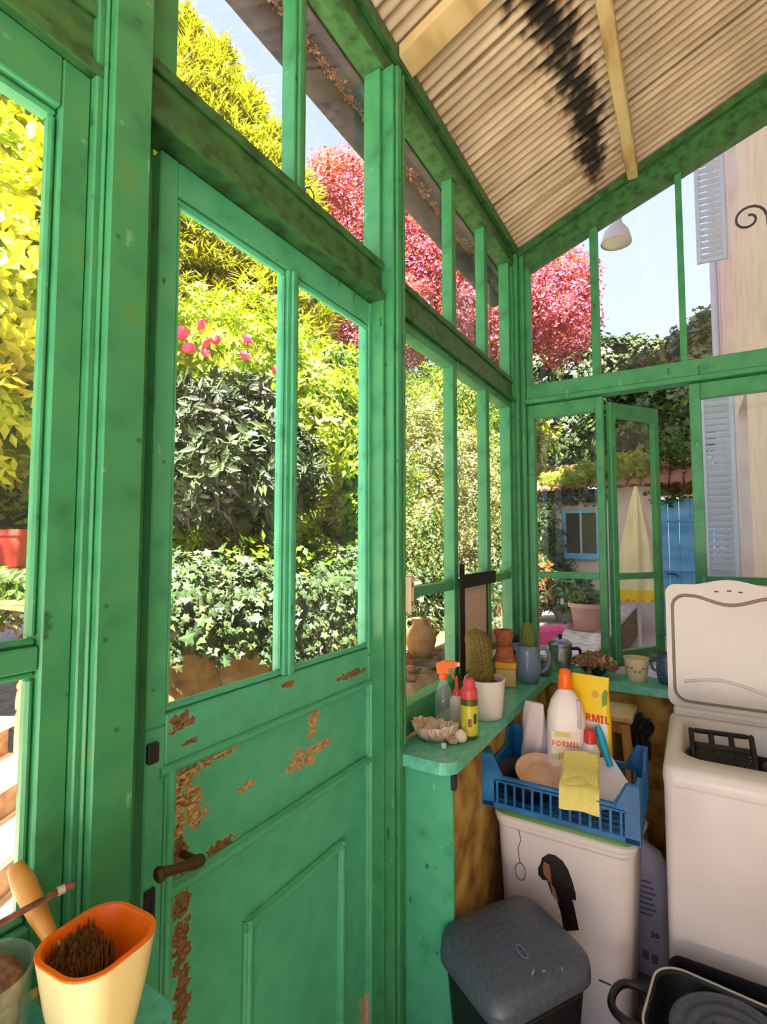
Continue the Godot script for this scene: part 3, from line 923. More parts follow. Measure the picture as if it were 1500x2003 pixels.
func roof() -> void:
	var tex := roof_texture()
	var w := setting("ceiling", "stained corrugated roof sheets on cream painted rafters with a long black mould streak", "ceiling")
	var pitch := 0.042
	var z := -2.98
	while z < 1.3:
		var n := 16
		var st := new_st()
		var lo := []
		var hi := []
		for k in n * 8 + 3:
			var zz := z + pitch * k / 8.0
			var wv := 0.0125 * sin(TAU * k / 8.0)
			var a := Vector3(-0.215, 3.1 - 0.215 * 0.42 + wv, zz)
			var b := Vector3(2.05, 3.1 + 2.05 * 0.42 + wv, zz)
			lo.append([a, b])
			hi.append([a + Vector3(0, 0.007, 0), b + Vector3(0, 0.007, 0)])
		for k in lo.size() - 1:
			for side in [[lo, true], [hi, false]]:
				var q: Array = side[0]
				var order := [q[k][0], q[k][1], q[k + 1][0], q[k][1], q[k + 1][1], q[k + 1][0]]
				if not side[1]:
					order = [q[k][0], q[k + 1][0], q[k][1], q[k][1], q[k + 1][0], q[k + 1][1]]
				st.set_smooth_group(1 if side[1] else 2)
				for p: Vector3 in order:
					st.set_uv(Vector2((p.x + 0.3) / 2.4, (p.z + 3.0) / 5.6))
					st.add_vertex(p)
		st.generate_normals()
		var o := add_mesh(w, "corrugated_sheet", st.commit(), tex)
		z += pitch * n
	# rafters down the slope and purlins along it
	for zr in [-1.41, 0.35, 1.3]:
		var p := PackedVector2Array([Vector2(0.016, 3.105 + 0.42 * 0.016 - 0.05), Vector2(1.95, 3.105 + 0.42 * 1.95 - 0.05), Vector2(1.95, 3.09 + 0.42 * 1.95), Vector2(0.016, 3.09 + 0.42 * 0.016)])
		p[0] = Vector2(0.036, 3.05 + 0.42 * 0.036)
		p[1] = Vector2(1.95, 3.05 + 0.42 * 1.95)
		p[3] = Vector2(0.036, 3.09 + 0.42 * 0.036)
		add_mesh(w, "rafter", prism(p, 0.09), M.rafter, Vector3(0, 0, zr))
	for xr in [0.60, 1.55]:
		var yb: float = 3.1 + 0.42 * xr - 0.012
		span(w, "purlin", M.rafter, Vector3(xr - 0.024, yb - 0.062, -2.70), Vector3(xr + 0.024, yb - 0.002, 1.38), 0.004)
	# gutter outside
	var g := setting("trim_3", "weathered zinc gutter under the roof edge outside the glass", "gutter")
	var rings := []
	for zz in [-2.98, 1.5]:
		var ring := PackedVector3Array()
		for k in 13:
			var an := PI + PI * k / 12.0
			ring.append(Vector3(-0.2 + 0.048 * cos(an), 2.99 + 0.048 * sin(an), zz))
		for k in 13:
			var an := TAU - PI * k / 12.0
			ring.append(Vector3(-0.2 + 0.044 * cos(an), 2.99 + 0.044 * sin(an), zz))
		rings.append(ring)
	add_mesh(g, "channel", loft(rings), M.gutter)
	var lt := leaf_cloud(leaf_sprig(91, 6, 0.018, 0.012, 0.02), 900, func(_i: int) -> Array:
		var p := Vector3(-0.148 + rng.randf_range(-0.012, 0.010), 2.992 + rng.randf_range(-0.012, 0.010), rng.randf_range(-2.9, 0.2))
		return [p, Vector3.UP], [Color(0.20, 0.08, 0.05), Color(0.32, 0.15, 0.09), Color(0.12, 0.06, 0.05)], 0.6, 1.2)
	lt.name = "leaf_litter"
	lt.material_override = M.petal
	lt.set_meta("kind", "stuff")
	g.add_child(lt, true)
	# flashing board between wall plate and roof sheets outside
	var sof := PackedVector2Array([Vector2(-0.072, 3.048), Vector2(-0.16, 3.011), Vector2(-0.16, 3.001), Vector2(-0.072, 3.038)])
	add_mesh(g, "soffit_board", prism(sof, 4.46), M.slate, Vector3(0, 0, -0.74))
	span(g, "eaves_board", M.gutter, Vector3(-0.098, 2.985, -2.98), Vector3(-0.0715, 3.025, 1.5), 0.002)

# the rest of the veranda that light reaches us from: it stands open at the back
func behind_the_camera() -> void:
	var h := setting("wall_right", "cream plastered house wall closing the veranda", "wall", Vector3(2.0, 0, -0.7))
	add_mesh(h, "render", box_mesh(Vector3(0.1, 4.4, 4.3), 0.0), M.cream, Vector3(0.03, 2.0, 0.0))
	var mh := setting("wall_shade_house", "tall cream rendered main house out of view, sized to shade the terrace", "wall", Vector3(3.4, 0, -0.7))  # unseen block of the house, its height set to shade the far terrace
	span(mh, "masonry", M.house, Vector3(2.09, -0.02, -2.95), Vector3(5.0, 10.5, 1.5), 0.02)
	var b := setting("wall_back", "green posts and beam of the open end of the veranda", "wall", Vector3(0.95, 0, 1.43))
	for x in [0.0, 1.9]:
		span(b, "post", M.green, Vector3(x - 0.04, 0.0, 1.405), Vector3(x + 0.04, 3.05 + x * 0.4, 1.475))
	span(b, "tie_beam", M.green, Vector3(0.041, 2.98, 1.41), Vector3(1.859, 3.06, 1.47))
# ---------------------------------------------------------------- leaves
# a tuft of folded leaves growing along +y from the origin
func leaf_sprig(sd: int, n: int, length: float, width: float, spread: float, droop := 0.0) -> ArrayMesh:
	var r := RandomNumberGenerator.new()
	r.seed = sd
	var st := new_st()
	for i in n:
		var a := TAU * (i + r.randf()) / n * 1.7
		var up := r.randf_range(0.1, 1.0)
		var dir := Vector3(cos(a), up - droop, sin(a)).normalized()
		var base := Vector3(r.randf_range(-1, 1), r.randf_range(-0.5, 1), r.randf_range(-1, 1)) * spread
		var side := dir.cross(Vector3(r.randf_range(-0.4, 0.4), 1, r.randf_range(-0.4, 0.4))).normalized()
		var nrm := side.cross(dir).normalized()
		var l := length * r.randf_range(0.7, 1.15)
		var wd := width * r.randf_range(0.8, 1.1) * 0.5
		var mid := base + dir * l * 0.45 - nrm * wd * 0.35
		var tip := base + dir * l - Vector3.UP * l * 0.12
		var lf := base + dir * l * 0.42 + side * wd
		var rt := base + dir * l * 0.42 - side * wd
		for t in [[base, lf, mid], [lf, tip, mid], [base, mid, rt], [mid, tip, rt]]:
			tri(st, t[0], t[1], t[2], nrm)
	return st.commit()

# five pointed ivy leaf lying flat, facing +y
func ivy_leaf(sd: int, n: int, size: float, spread: float) -> ArrayMesh:
	var r := RandomNumberGenerator.new()
	r.seed = sd
	var st := new_st()
	var shape := [Vector2(0, -0.35), Vector2(0.42, -0.45), Vector2(0.34, -0.12), Vector2(0.62, 0.12), Vector2(0.25, 0.2), Vector2(0, 0.75), Vector2(-0.25, 0.2), Vector2(-0.62, 0.12), Vector2(-0.34, -0.12), Vector2(-0.42, -0.45)]
	for i in n:
		var b := Basis(Vector3(r.randf_range(-1, 1), r.randf_range(-1, 1), r.randf_range(-1, 1)).normalized(), r.randf_range(0, 0.9)) * Basis(Vector3.UP, r.randf() * TAU)
		var o := Vector3(r.randf_range(-1, 1), r.randf_range(-0.3, 0.5), r.randf_range(-1, 1)) * spread
		var s := size * r.randf_range(0.6, 1.1)
		var c := b * Vector3(0, 0.06 * s, 0) + o
		for k in shape.size():
			var p: Vector2 = shape[k]
			var q: Vector2 = shape[(k + 1) % shape.size()]
			tri(st, c, o + b * Vector3(p.x, 0, p.y) * s, o + b * Vector3(q.x, 0, q.y) * s, b.y)
	return st.commit()

func leaf_cloud(mesh: Mesh, count: int, placer: Callable, palette: Array, smin: float, smax: float, lean := 0.6) -> MultiMeshInstance3D:
	var mm := MultiMesh.new()
	mm.transform_format = MultiMesh.TRANSFORM_3D
	mm.use_colors = true
	mm.mesh = mesh
	mm.instance_count = count
	var buf := PackedFloat32Array()
	buf.resize(count * 16)
	for i in count:
		var pn: Array = placer.call(i)
		var p: Vector3 = pn[0]
		var up: Vector3 = (pn[1] + Vector3(rng.randf_range(-1, 1), rng.randf_range(-1, 1), rng.randf_range(-1, 1)) * lean).normalized()
		var x := up.cross(Vector3(rng.randf_range(-1, 1), rng.randf_range(-1, 1), rng.randf_range(-1, 1))).normalized()
		var s := rng.randf_range(smin, smax)
		var z := x.cross(up) * s
		x *= s
		up *= s
		var c: Color = palette[rng.randi() % palette.size()]
		var k := rng.randf_range(0.75, 1.25)
		var o := i * 16
		buf[o] = x.x
		buf[o + 1] = up.x
		buf[o + 2] = z.x
		buf[o + 3] = p.x
		buf[o + 4] = x.y
		buf[o + 5] = up.y
		buf[o + 6] = z.y
		buf[o + 7] = p.y
		buf[o + 8] = x.z
		buf[o + 9] = up.z
		buf[o + 10] = z.z
		buf[o + 11] = p.z
		buf[o + 12] = c.r * k
		buf[o + 13] = c.g * k
		buf[o + 14] = c.b * k
		buf[o + 15] = 1.0
	mm.buffer = buf
	var o := MultiMeshInstance3D.new()
	o.multimesh = mm
	o.name = "foliage"
	o.set_meta("kind", "stuff")
	return o

# points on and a little inside a set of ellipsoids [centre, radii], lumpy
func blob_placer(blobs: Array, fill := 0.4) -> Callable:
	var weights := []
	var sum := 0.0
	for b in blobs:
		var r: Vector3 = b[1]
		sum += pow(r.x * r.y * r.z, 0.667)
		weights.append(sum)
	return func(_i: int) -> Array:
		var t := rng.randf() * sum
		var k := 0
		while weights[k] < t:
			k += 1
		var d := Vector3(rng.randfn(), rng.randfn(), rng.randfn()).normalized()
		var rad := 1.0 - fill * rng.randf() * rng.randf() + rng.randf_range(-0.08, 0.08)
		rad *= 1.0 + 0.13 * sin(d.x * 7.0 + k) * sin(d.y * 6.0 + 2.0 * k) + 0.10 * sin(d.z * 11.0 + k)
		var r: Vector3 = blobs[k][1]
		return [blobs[k][0] + d * r * rad, (d + Vector3.UP * 0.3).normalized()]

func plant(called: String, label: String, category: String, base: Vector3, mesh: Mesh, m: Material, count: int, blobs: Array, palette: Array, smin: float, smax: float, fill := 0.4, group := "", lean := 0.6) -> Node3D:
	var t := thing(called, label, category, base, 0.0, group)
	var loc := []
	for b in blobs:
		loc.append([b[0] - base, b[1]])
	var f := leaf_cloud(mesh, count, blob_placer(loc, fill), palette, smin, smax, lean)
	f.material_override = m
	t.add_child(f, true)
	return t

func stems(t: Node3D, called: String, tops: Array, r0: float, r1: float) -> void:
	for p in tops:
		var q: Vector3 = p - t.position
		var mid := Vector3(q.x * 0.35, q.y * 0.45, q.z * 0.35) + Vector3(rng.randf_range(-0.04, 0.04), 0, rng.randf_range(-0.04, 0.04))
		add_mesh(t, called, tube([Vector3(q.x * 0.04, -0.15, q.z * 0.04), Vector3(q.x * 0.12, q.y * 0.15, q.z * 0.12), mid, q], [r0, r0 * 0.9, (r0 + r1) / 2, r1], 7), M.bark)

# ---------------------------------------------------------------- ground
func bank_height(x: float, z: float) -> float:
	var d := -1.2 - x
	return 0.98 + 0.24 * d + 0.05 * sin(x * 2.3 + z) + 0.05 * sin(z * 1.7)

func garden_ground() -> void:
	var g := setting("ground", "pale stone terrace ground outside the veranda", "ground", Vector3(2, -0.12, -6))
	add_mesh(g, "terrace", box_mesh(Vector3(26, 0.2, 30), 0.0), M.palestone)
	var b := setting("hill", "planted earth bank rising behind the ochre garden wall", "ground")
	var st := new_st()
	var n := 22
	for i in n:
		for j in n:
			var q := []
			for e in [[0, 0], [1, 0], [1, 1], [0, 1]]:
				var x: float = -1.3 - 10.0 * (i + e[0]) / n
				var z: float = 3.0 - 15.0 * (j + e[1]) / n
				# steps cut into the near end
				if z > -1.25:
					x = minf(x, -2.35 - 0.02 * i)
				q.append(Vector3(x, bank_height(x, z), z))
			st.set_smooth_group(1)
			for p in [q[0], q[3], q[1], q[1], q[3], q[2]]:
				st.add_vertex(p)
	st.generate_normals()
	add_mesh(b, "earth", st.commit(), M.soil)
	# retaining wall of flat courses
	var w := setting("wall_garden", "ochre rendered retaining wall under trailing ivy", "wall", Vector3(-1.35, 0, -3.0))
	span(w, "render", M.earthwall, Vector3(-1.45, -0.05, -1.3), Vector3(-1.22, 1.0, -9.4), 0.02)
	w = setting("wall_steps", "low rendered wall beside and behind the garden steps", "wall", Vector3(-2.4, 0, 0.5))
	span(w, "return_render", M.earthwall, Vector3(-2.4, -0.05, -1.45), Vector3(-1.451, 1.0, -1.40), 0.02)
	span(w, "bank_render", M.earthwall, Vector3(-2.6, -0.05, -1.3), Vector3(-2.40, 1.12, 3.2), 0.02)
	# steps up into the garden
	var s := setting("garden_steps", "weathered stone garden steps with pale treads climbing beside the ochre wall", "steps", Vector3(-1.2, 0, -0.9))
	var dir := Vector3(-0.5, 0, -0.866)
	var back := Vector3(-0.866, 0, 0.5)
	for k in 8:
		var h := 0.37 + 0.165 * (k - 2)
		var at := Vector3(-1.38, 0, -0.92) + back * 0.17 * (k - 2)
		var bs := Basis(dir, Vector3.UP, dir.cross(Vector3.UP))
		var o := add_mesh(s, "step", box_mesh(Vector3(1.0, h - 0.045, 0.24), 0.01), M.riser, at + back * 0.12 + Vector3(0, (h - 0.045) / 2, 0) - s.position)
		o.basis = bs
		var tr := add_mesh(s, "tread", box_mesh(Vector3(1.02, 0.045, 0.27), 0.012), M.palestone, at + back * 0.105 + Vector3(0, h - 0.022, 0) - s.position)
		tr.basis = bs
	# raised platform beyond the end wall
	var p := setting("platform", "raised pale stone platform carrying plant pots by the shed", "ground", Vector3(-0.6, 0, -7))
	span(p, "masonry", M.riser, Vector3(-1.215, -0.02, -4.75), Vector3(-0.02, 0.44, -9.35), 0.015)
	for i in 6:
		for j in 2:
			var z0: float = -4.72 - 0.77 * i
			span(p, "paving_slab", M.palestone, Vector3(-1.2 + 0.6 * j, 0.441, z0), Vector3(-0.615 + 0.6 * j, 0.49, z0 - 0.755), 0.012)
	# stone ledge close to the glass
	var l := setting("ledge", "rough stone ledge against the garden wall carrying a clay jar", "ground", Vector3(-0.85, 0, -3.3))
	for k in 4:
		var z0: float = -2.55 - 0.5 * k
		span(l, "ledge_stone", M.earthwall if k % 2 == 0 else M.riser, Vector3(-1.21, -0.02, z0), Vector3(-0.55 - 0.03 * (k % 3), 0.70 + 0.02 * (k % 2), z0 - 0.485), 0.03)

# ---------------------------------------------------------------- buildings outside
func garden_buildings() -> void:
	# house wing beyond the end wall
	var h := thing("house_wing", "pink cream rendered house wing with pale shutters beyond the end wall", "building", Vector3(1.6, 0, -6.2))
	# walls round the window openings, with a room behind them
	span(h, "facade", M.house, Vector3(1.24, -0.02, -3.0), Vector3(1.54, 9.5, -5.45), 0.0)
	span(h, "facade", M.house, Vector3(1.24, -0.02, -6.55), Vector3(1.54, 9.5, -9.4), 0.0)
	for q in [[-0.02, 1.05], [2.85, 4.8], [6.85, 9.5]]:
		span(h, "facade", M.house, Vector3(1.24, q[0], -5.45), Vector3(1.54, q[1], -6.55), 0.0)
	span(h, "back_wall", M.house, Vector3(3.9, -0.02, -3.0), Vector3(4.2, 9.5, -9.4), 0.0)
	span(h, "end_wall", M.house, Vector3(1.541, -0.02, -3.0), Vector3(3.899, 9.5, -3.25), 0.0)
	span(h, "end_wall", M.house, Vector3(1.541, -0.02, -9.15), Vector3(3.899, 9.5, -9.4), 0.0)
	for y in [-0.02, 4.0, 9.2]:
		span(h, "storey_floor", M.house, Vector3(1.541, y, -3.251), Vector3(3.899, y + 0.25, -9.149), 0.0)
	span(h, "eaves", M.rooftile, Vector3(0.95, 9.5, -2.96), Vector3(2.6, 9.65, -9.6), 0.02)
	for k in 12:
		span(h, "eaves_tile", M.rooftile, Vector3(0.9, 9.38, -3.1 - 0.52 * k), Vector3(1.239, 9.495, -3.3 - 0.52 * k), 0.02)
	add_mesh(h, "downpipe", tube([Vector3(1.17, 0.1, -8.7), Vector3(1.17, 8.7, -8.7)], 0.05, 10), M.shutter, -h.position)
	for e in [[-6.9, 1.05, 3.45, 0.33, 8.0], [-7.35, 1.05, 3.45, 0.33, -6.0], [-6.9, 4.75, 6.9, 0.30, 6.0]]:
		shutter(h, e[0], e[1], e[2], e[3], e[4])
	for q in [[1.05, 2.85], [4.8, 6.85]]:
		var wn := add_mesh(h, "window_frame", frame_mesh(1.1, q[1] - q[0], 0.06, 0.05), M.shutter, Vector3(1.36, (q[0] + q[1]) / 2, -6.0) - h.position)
		wn.rotation_degrees.y = 90
		add_mesh(wn, "pane", sheet_mesh(Vector3(0.98, q[1] - q[0] - 0.12, 0.0)), M.glass)
		add_mesh(wn, "glazing_bar", box_mesh(Vector3(0.04, q[1] - q[0] - 0.12, 0.03), 0.003), M.shutter)
	# shed with clay tiles, blue window and gate
	var s := thing("garden_shed", "low pink rendered outbuilding with mossy clay tile roof and blue window", "building", Vector3(-1.2, 0, -9.9))
	span(s, "front_wall", M.house, Vector3(-3.6, -0.02, -9.4), Vector3(-1.16, 2.42, -9.65), 0.0)
	span(s, "front_wall", M.house, Vector3(-0.56, -0.02, -9.4), Vector3(0.30, 2.42, -9.65), 0.0)
	span(s, "front_wall", M.house, Vector3(-1.16, -0.02, -9.4), Vector3(-0.56, 1.26, -9.65), 0.0)
	span(s, "front_wall", M.house, Vector3(-1.16, 2.06, -9.4), Vector3(-0.56, 2.42, -9.65), 0.0)
	span(s, "back_wall", M.house, Vector3(-3.6, -0.02, -11.0), Vector3(0.30, 2.42, -11.2), 0.0)
	for x in [-3.6, 0.1]:
		span(s, "side_wall", M.house, Vector3(x, -0.02, -9.651), Vector3(x + 0.2, 2.42, -10.999), 0.0)
	span(s, "ceiling_boards", M.riser, Vector3(-3.6, 2.3, -9.651), Vector3(0.3, 2.42, -10.999), 0.0)
	span(s, "lintel", M.riser, Vector3(0.3005, 2.26, -9.45), Vector3(1.238, 2.58, -9.85), 0.02)
	for r in 5:
		for k in 24:
			var x := -3.6 + 0.2 * k
			var o := add_mesh(s, "roof_tile", tile_mesh(), M.rooftile, Vector3(x, 2.46 + 0.12 * r, -9.30 - 0.32 * r) - s.position)
			o.rotation_degrees = Vector3(20, 0, rng.randf_range(-2, 2))
	var wf := add_mesh(s, "window_frame", frame_mesh(0.62, 0.82, 0.06, 0.05), M.gate, Vector3(-0.86, 1.66, -9.385) - s.position)
	add_mesh(wf, "pane", sheet_mesh(Vector3(0.5, 0.7, 0.0)), M.glass, Vector3(0, 0, -0.005))
	add_mesh(wf, "glazing_bar", box_mesh(Vector3(0.03, 0.7, 0.03), 0.003), M.shutter, Vector3(0.0, 0, 0.012))
	add_mesh(wf, "window_board", box_mesh(Vector3(0.74, 0.05, 0.09), 0.01), M.gate, Vector3(0, -0.43, 0.02))
	var g := thing("garden_gate", "sky blue boarded gate in the shed wall beside the house wing", "gate", Vector3(0.77, 0, -9.5))
	for k in 6:
		add_mesh(g, "board", box_mesh(Vector3(0.15, 2.2, 0.04), 0.006), M.gate, Vector3(-0.387 + 0.1545 * k, 1.10, 0.0))
	for y in [0.5, 1.05, 1.85]:
		add_mesh(g, "ledger", box_mesh(Vector3(0.92, 0.03, 0.02), 0.003), M.gate, Vector3(0, y, 0.031))
	var hd := add_mesh(g, "gate_handle", tube([Vector3(-0.33, 1.0, 0.03), Vector3(-0.33, 1.0, 0.09), Vector3(-0.22, 0.99, 0.09), Vector3(-0.2, 0.95, 0.09)], 0.012, 8), M.darkiron)
	hd.set_meta("label", "dark iron gate handle")

func tile_mesh() -> ArrayMesh:
	if not boxes.has("tile"):
		var rings := []
		for e in [[0.19, 0.085], [-0.19, 0.105]]:
			var ring := PackedVector3Array()
			for k in 7:
				var a := PI * k / 6.0
				ring.append(Vector3(cos(a) * e[1], sin(a) * e[1] * 0.7, e[0]))
			for k in 7:
				var a := PI - PI * k / 6.0
				ring.append(Vector3(cos(a) * (e[1] - 0.014), sin(a) * (e[1] - 0.014) * 0.7, e[0]))
			rings.append(ring)
		boxes["tile"] = loft(rings)
	return boxes["tile"]

func frame_mesh(w: float, h: float, t: float, d: float) -> ArrayMesh:
	var st := new_st()
	for s in [-1.0, 1.0]:
		box_into(st, Vector3(t, h, d), 0.004, Transform3D(Basis.IDENTITY, Vector3(s * (w - t) / 2, 0, 0)))
		box_into(st, Vector3(w - 2 * t, t, d), 0.004, Transform3D(Basis.IDENTITY, Vector3(0, s * (h - t) / 2, 0)))
	return st.commit()

func shutter(h: Node3D, z: float, y0: float, y1: float, w: float, turn: float) -> void:
	var ht := y1 - y0
	var f := add_mesh(h, "shutter", frame_mesh(w, ht, 0.045, 0.035), M.shutter, Vector3(1.235 - w / 2, (y0 + y1) / 2, z) - h.position)
	f.rotation_degrees.y = turn
	var n := int(ht / 0.075)
	var m := box_mesh(Vector3(w - 0.092, 0.055, 0.008), 0.001)
	for k in n:
		var o := add_mesh(f, "slat", m, M.shutter, Vector3(0, -ht / 2 + 0.07 + (ht - 0.14) * k / (n - 1), 0))
		o.rotation_degrees.x = 35

# ---------------------------------------------------------------- plants outside
func garden_plants() -> void:
	var broad := leaf_sprig(1, 12, 0.075, 0.034, 0.045)
	var broad2 := leaf_sprig(2, 12, 0.10, 0.05, 0.07)
	var laurel := leaf_sprig(3, 9, 0.10, 0.030, 0.03)
	var small := leaf_sprig(4, 22, 0.06, 0.036, 0.10)
	var needle := leaf_sprig(5, 26, 0.20, 0.022, 0.09)
	var ivy := ivy_leaf(6, 5, 0.045, 0.05)
	var ivybig := ivy_leaf(7, 12, 0.11, 0.16)
	var lime := [Color(0.375, 0.465, 0.038), Color(0.465, 0.495, 0.045), Color(0.255, 0.375, 0.030), Color(0.525, 0.510, 0.105)]
	var gold := [Color(0.756, 0.670, 0.054), Color(0.626, 0.626, 0.054), Color(0.454, 0.518, 0.043), Color(0.799, 0.626, 0.086)]
	var olive := [Color(0.260, 0.234, 0.046), Color(0.338, 0.286, 0.052), Color(0.195, 0.182, 0.046), Color(0.312, 0.247, 0.104)]
	var dark := [Color(0.030, 0.054, 0.015), Color(0.045, 0.072, 0.021), Color(0.021, 0.036, 0.012), Color(0.072, 0.096, 0.030)]
	var mid := [Color(0.070, 0.140, 0.021), Color(0.112, 0.196, 0.028), Color(0.049, 0.098, 0.021), Color(0.154, 0.224, 0.049)]
	var ivyc := [Color(0.030, 0.065, 0.020), Color(0.045, 0.090, 0.025), Color(0.065, 0.110, 0.030), Color(0.100, 0.130, 0.040)]
	var wine := [Color(0.58, 0.12, 0.20), Color(0.50, 0.09, 0.22), Color(0.62, 0.18, 0.22), Color(0.46, 0.13, 0.30)]
	var pale := [Color(0.350, 0.364, 0.140), Color(0.406, 0.378, 0.196), Color(0.280, 0.322, 0.084), Color(0.434, 0.364, 0.252)]
	# ivy trailing over the wall
	var iv := thing("trailing_ivy", "dark glossy ivy trailing over the ochre garden wall", "ivy", Vector3(-1.3, 0.9, -2.3))
	var f := leaf_cloud(ivy, 5200, func(_i: int) -> Array:
		var z := rng.randf_range(-1.42, -4.6) if rng.randf() < 0.7 else rng.randf_range(-4.6, -9.0)
		if rng.randf() < 0.5:
			var low := lerpf(lerpf(0.99, 0.70, clampf((-z - 1.95) / 0.3, 0.0, 1.0)), 0.5, clampf((-z - 4.0) / 0.5, 0.0, 1.0)) + 0.04 * sin(z * 11.0) + 0.03 * sin(z * 23.0)
			return [Vector3(-1.19 + rng.randf_range(-0.03, 0.06), lerpf(low, 1.24, rng.randf()), z) - Vector3(-1.3, 0.9, -2.3), Vector3(0.9, 0.35, 0.1)]
		var x := rng.randf_range(-2.1, -1.15)
		return [Vector3(x, bank_height(x, z) + 0.12 + 0.22 * rng.randf() * (0.7 + 0.5 * sin(z * 4.0 + x * 3.0)), z) - Vector3(-1.3, 0.9, -2.3), Vector3(0.35, 0.9, 0.1)], ivyc, 0.7, 1.3, 0.7)
	f.material_override = M.gloss
	iv.add_child(f, true)
	for k in 4:
		var z := -1.75 - 0.42 * k
		add_mesh(iv, "vine", tube([Vector3(0.06, 0.14, z + 2.3), Vector3(0.12, 0.02, z + 2.33), Vector3(0.115, -0.12, z + 2.28), Vector3(0.13, -0.2 - 0.03 * (k % 3), z + 2.31)], 0.004, 5), M.bark)
	# low growth over the whole bank
	var gc := thing("ground_cover", "bright green low plants covering the garden bank", "ground cover", Vector3(-3, 1.4, -4), 0.0, "", "stuff")
	var gcf := leaf_cloud(small, 3400, func(_i: int) -> Array:
		var x := -1.5 - 5.5 * pow(rng.randf(), 1.3)
		var z := rng.randf_range(-9.2, 1.0)
		if z > -2.3 and x > -3.7:
			x -= 2.0
		return [Vector3(x, bank_height(x, z) + rng.randf_range(0.02, 0.30), z) - Vector3(-3, 1.4, -4), Vector3(0.3, 1, 0.2)], lime + mid, 0.7, 1.5, 0.6)
	gcf.material_override = M.leaf
	gc.add_child(gcf, true)
	var bp := plant("border_plants", "dry green and straw coloured border plants above the garden steps", "plant", Vector3(-2.5, 1.1, -0.9), broad, M.leaf, 420, [[Vector3(-2.5, 1.18, -1.2), Vector3(0.22, 0.16, 0.3)], [Vector3(-2.55, 1.2, -0.7), Vector3(0.22, 0.18, 0.3)], [Vector3(-2.45, 0.95, -1.0), Vector3(0.16, 0.2, 0.3)]], pale + mid, 0.7, 1.2, 0.7)
	# laurel
	var la := plant("laurel_bush", "round dark evergreen bush with bare forked stems above the ivy", "bush", Vector3(-1.78, 1.06, -2.50), laurel, M.gloss, 2300, [[Vector3(-1.87, 2.12, -2.42), Vector3(0.44, 0.46, 0.44)], [Vector3(-1.72, 2.0, -2.58), Vector3(0.36, 0.32, 0.34)], [Vector3(-2.0, 2.02, -2.3), Vector3(0.34, 0.34, 0.32)]], dark + [Color(0.08, 0.085, 0.06)], 0.8, 1.25, 0.5)
	stems(la, "stem", [Vector3(-2.05, 1.85, -2.2), Vector3(-1.9, 1.9, -2.4), Vector3(-1.75, 1.9, -2.5), Vector3(-1.62, 1.85, -2.62), Vector3(-1.5, 1.8, -2.75), Vector3(-1.98, 1.75, -2.55)], 0.020, 0.012)
	# rose bush
	var ro := plant("rose_bush", "bright lime leaved rose bush with pink blooms behind the dark round bush", "bush", Vector3(-2.62, 1.25, -3.07), broad, M.leaf, 2600, [[Vector3(-2.62, 3.0, -3.07), Vector3(0.72, 0.62, 0.72)], [Vector3(-2.95, 2.55, -2.7), Vector3(0.6, 0.55, 0.55)], [Vector3(-2.2, 2.5, -3.5), Vector3(0.6, 0.6, 0.6)], [Vector3(-2.6, 1.95, -3.0), Vector3(0.8, 0.6, 0.7)]], lime, 0.8, 1.3, 0.5)
	stems(ro, "cane", [Vector3(-2.9, 2.7, -2.8), Vector3(-2.6, 2.9, -3.1), Vector3(-2.3, 2.7, -3.4)], 0.03, 0.012)
	var bloom := rose_mesh()
	for q in [[-2.11, 3.02, -2.38], [-1.96, 2.97, -2.62], [-2.07, 2.93, -2.44], [-2.10, 2.89, -2.40], [-1.95, 2.83, -2.59], [-2.12, 2.82, -2.38], [-1.83, 2.76, -2.78], [-2.20, 2.94, -2.25], [-1.8, 2.92, -2.9], [-2.17, 2.84, -2.30]]:
		var v: Vector3 = Vector3(q[0], q[1], q[2]) - ro.position
		var o := add_mesh(ro, "bloom", bloom, M.petal, v)
		o.rotation = Vector3(rng.randf_range(0.2, 1.0), rng.randf() * TAU, rng.randf_range(-0.8, 0.1))
		o.scale = Vector3.ONE * rng.randf_range(0.8, 1.15)
	# lime shrub seen through the far door pane
	var ls := plant("lime_shrub", "loose lime green shrub with reddish stems beside the dark round bush", "bush", Vector3(-2.16, 1.2, -4.03), broad, M.leaf, 2400, [[Vector3(-2.16, 2.5, -4.03), Vector3(0.55, 0.7, 0.5)], [Vector3(-2.36, 3.0, -4.13), Vector3(0.5, 0.5, 0.5)], [Vector3(-1.9, 1.9, -4.2), Vector3(0.5, 0.5, 0.5)]], lime + mid, 0.7, 1.15, 0.7)
	stems(ls, "stem", [Vector3(-2.1, 2.4, -4.0), Vector3(-1.95, 2.2, -4.15), Vector3(-2.3, 2.5, -4.1), Vector3(-1.85, 2.0, -4.3)], 0.018, 0.008)
	# golden tree by the steps
	var gt := plant("golden_tree", "bright golden yellow leaved tree above the garden steps", "tree", Vector3(-3.3, 1.35, -1.5), broad2, M.leaf, 4200, [[Vector3(-2.95, 3.4, -1.5), Vector3(0.8, 1.0, 0.8)], [Vector3(-3.4, 4.6, -1.3), Vector3(1.1, 1.1, 1.1)], [Vector3(-3.2, 2.6, -1.9), Vector3(0.7, 0.7, 0.7)], [Vector3(-3.6, 3.3, -0.6), Vector3(1.1, 1.2, 1.0)], [Vector3(-3.7, 5.2, -2.3), Vector3(0.9, 0.8, 0.9)]], gold, 0.9, 1.4, 0.5)
	stems(gt, "trunk", [Vector3(-3.3, 3.6, -1.4), Vector3(-3.5, 4.4, -1.2)], 0.07, 0.03)
	# thuja row
	var tops := [[-5.23, 9.0, -4.46], [-5.0, 8.75, -4.85], [-4.72, 8.15, -5.15], [-4.45, 7.6, -5.45], [-4.2, 7.0, -5.75], [-5.7, 9.1, -3.9]]
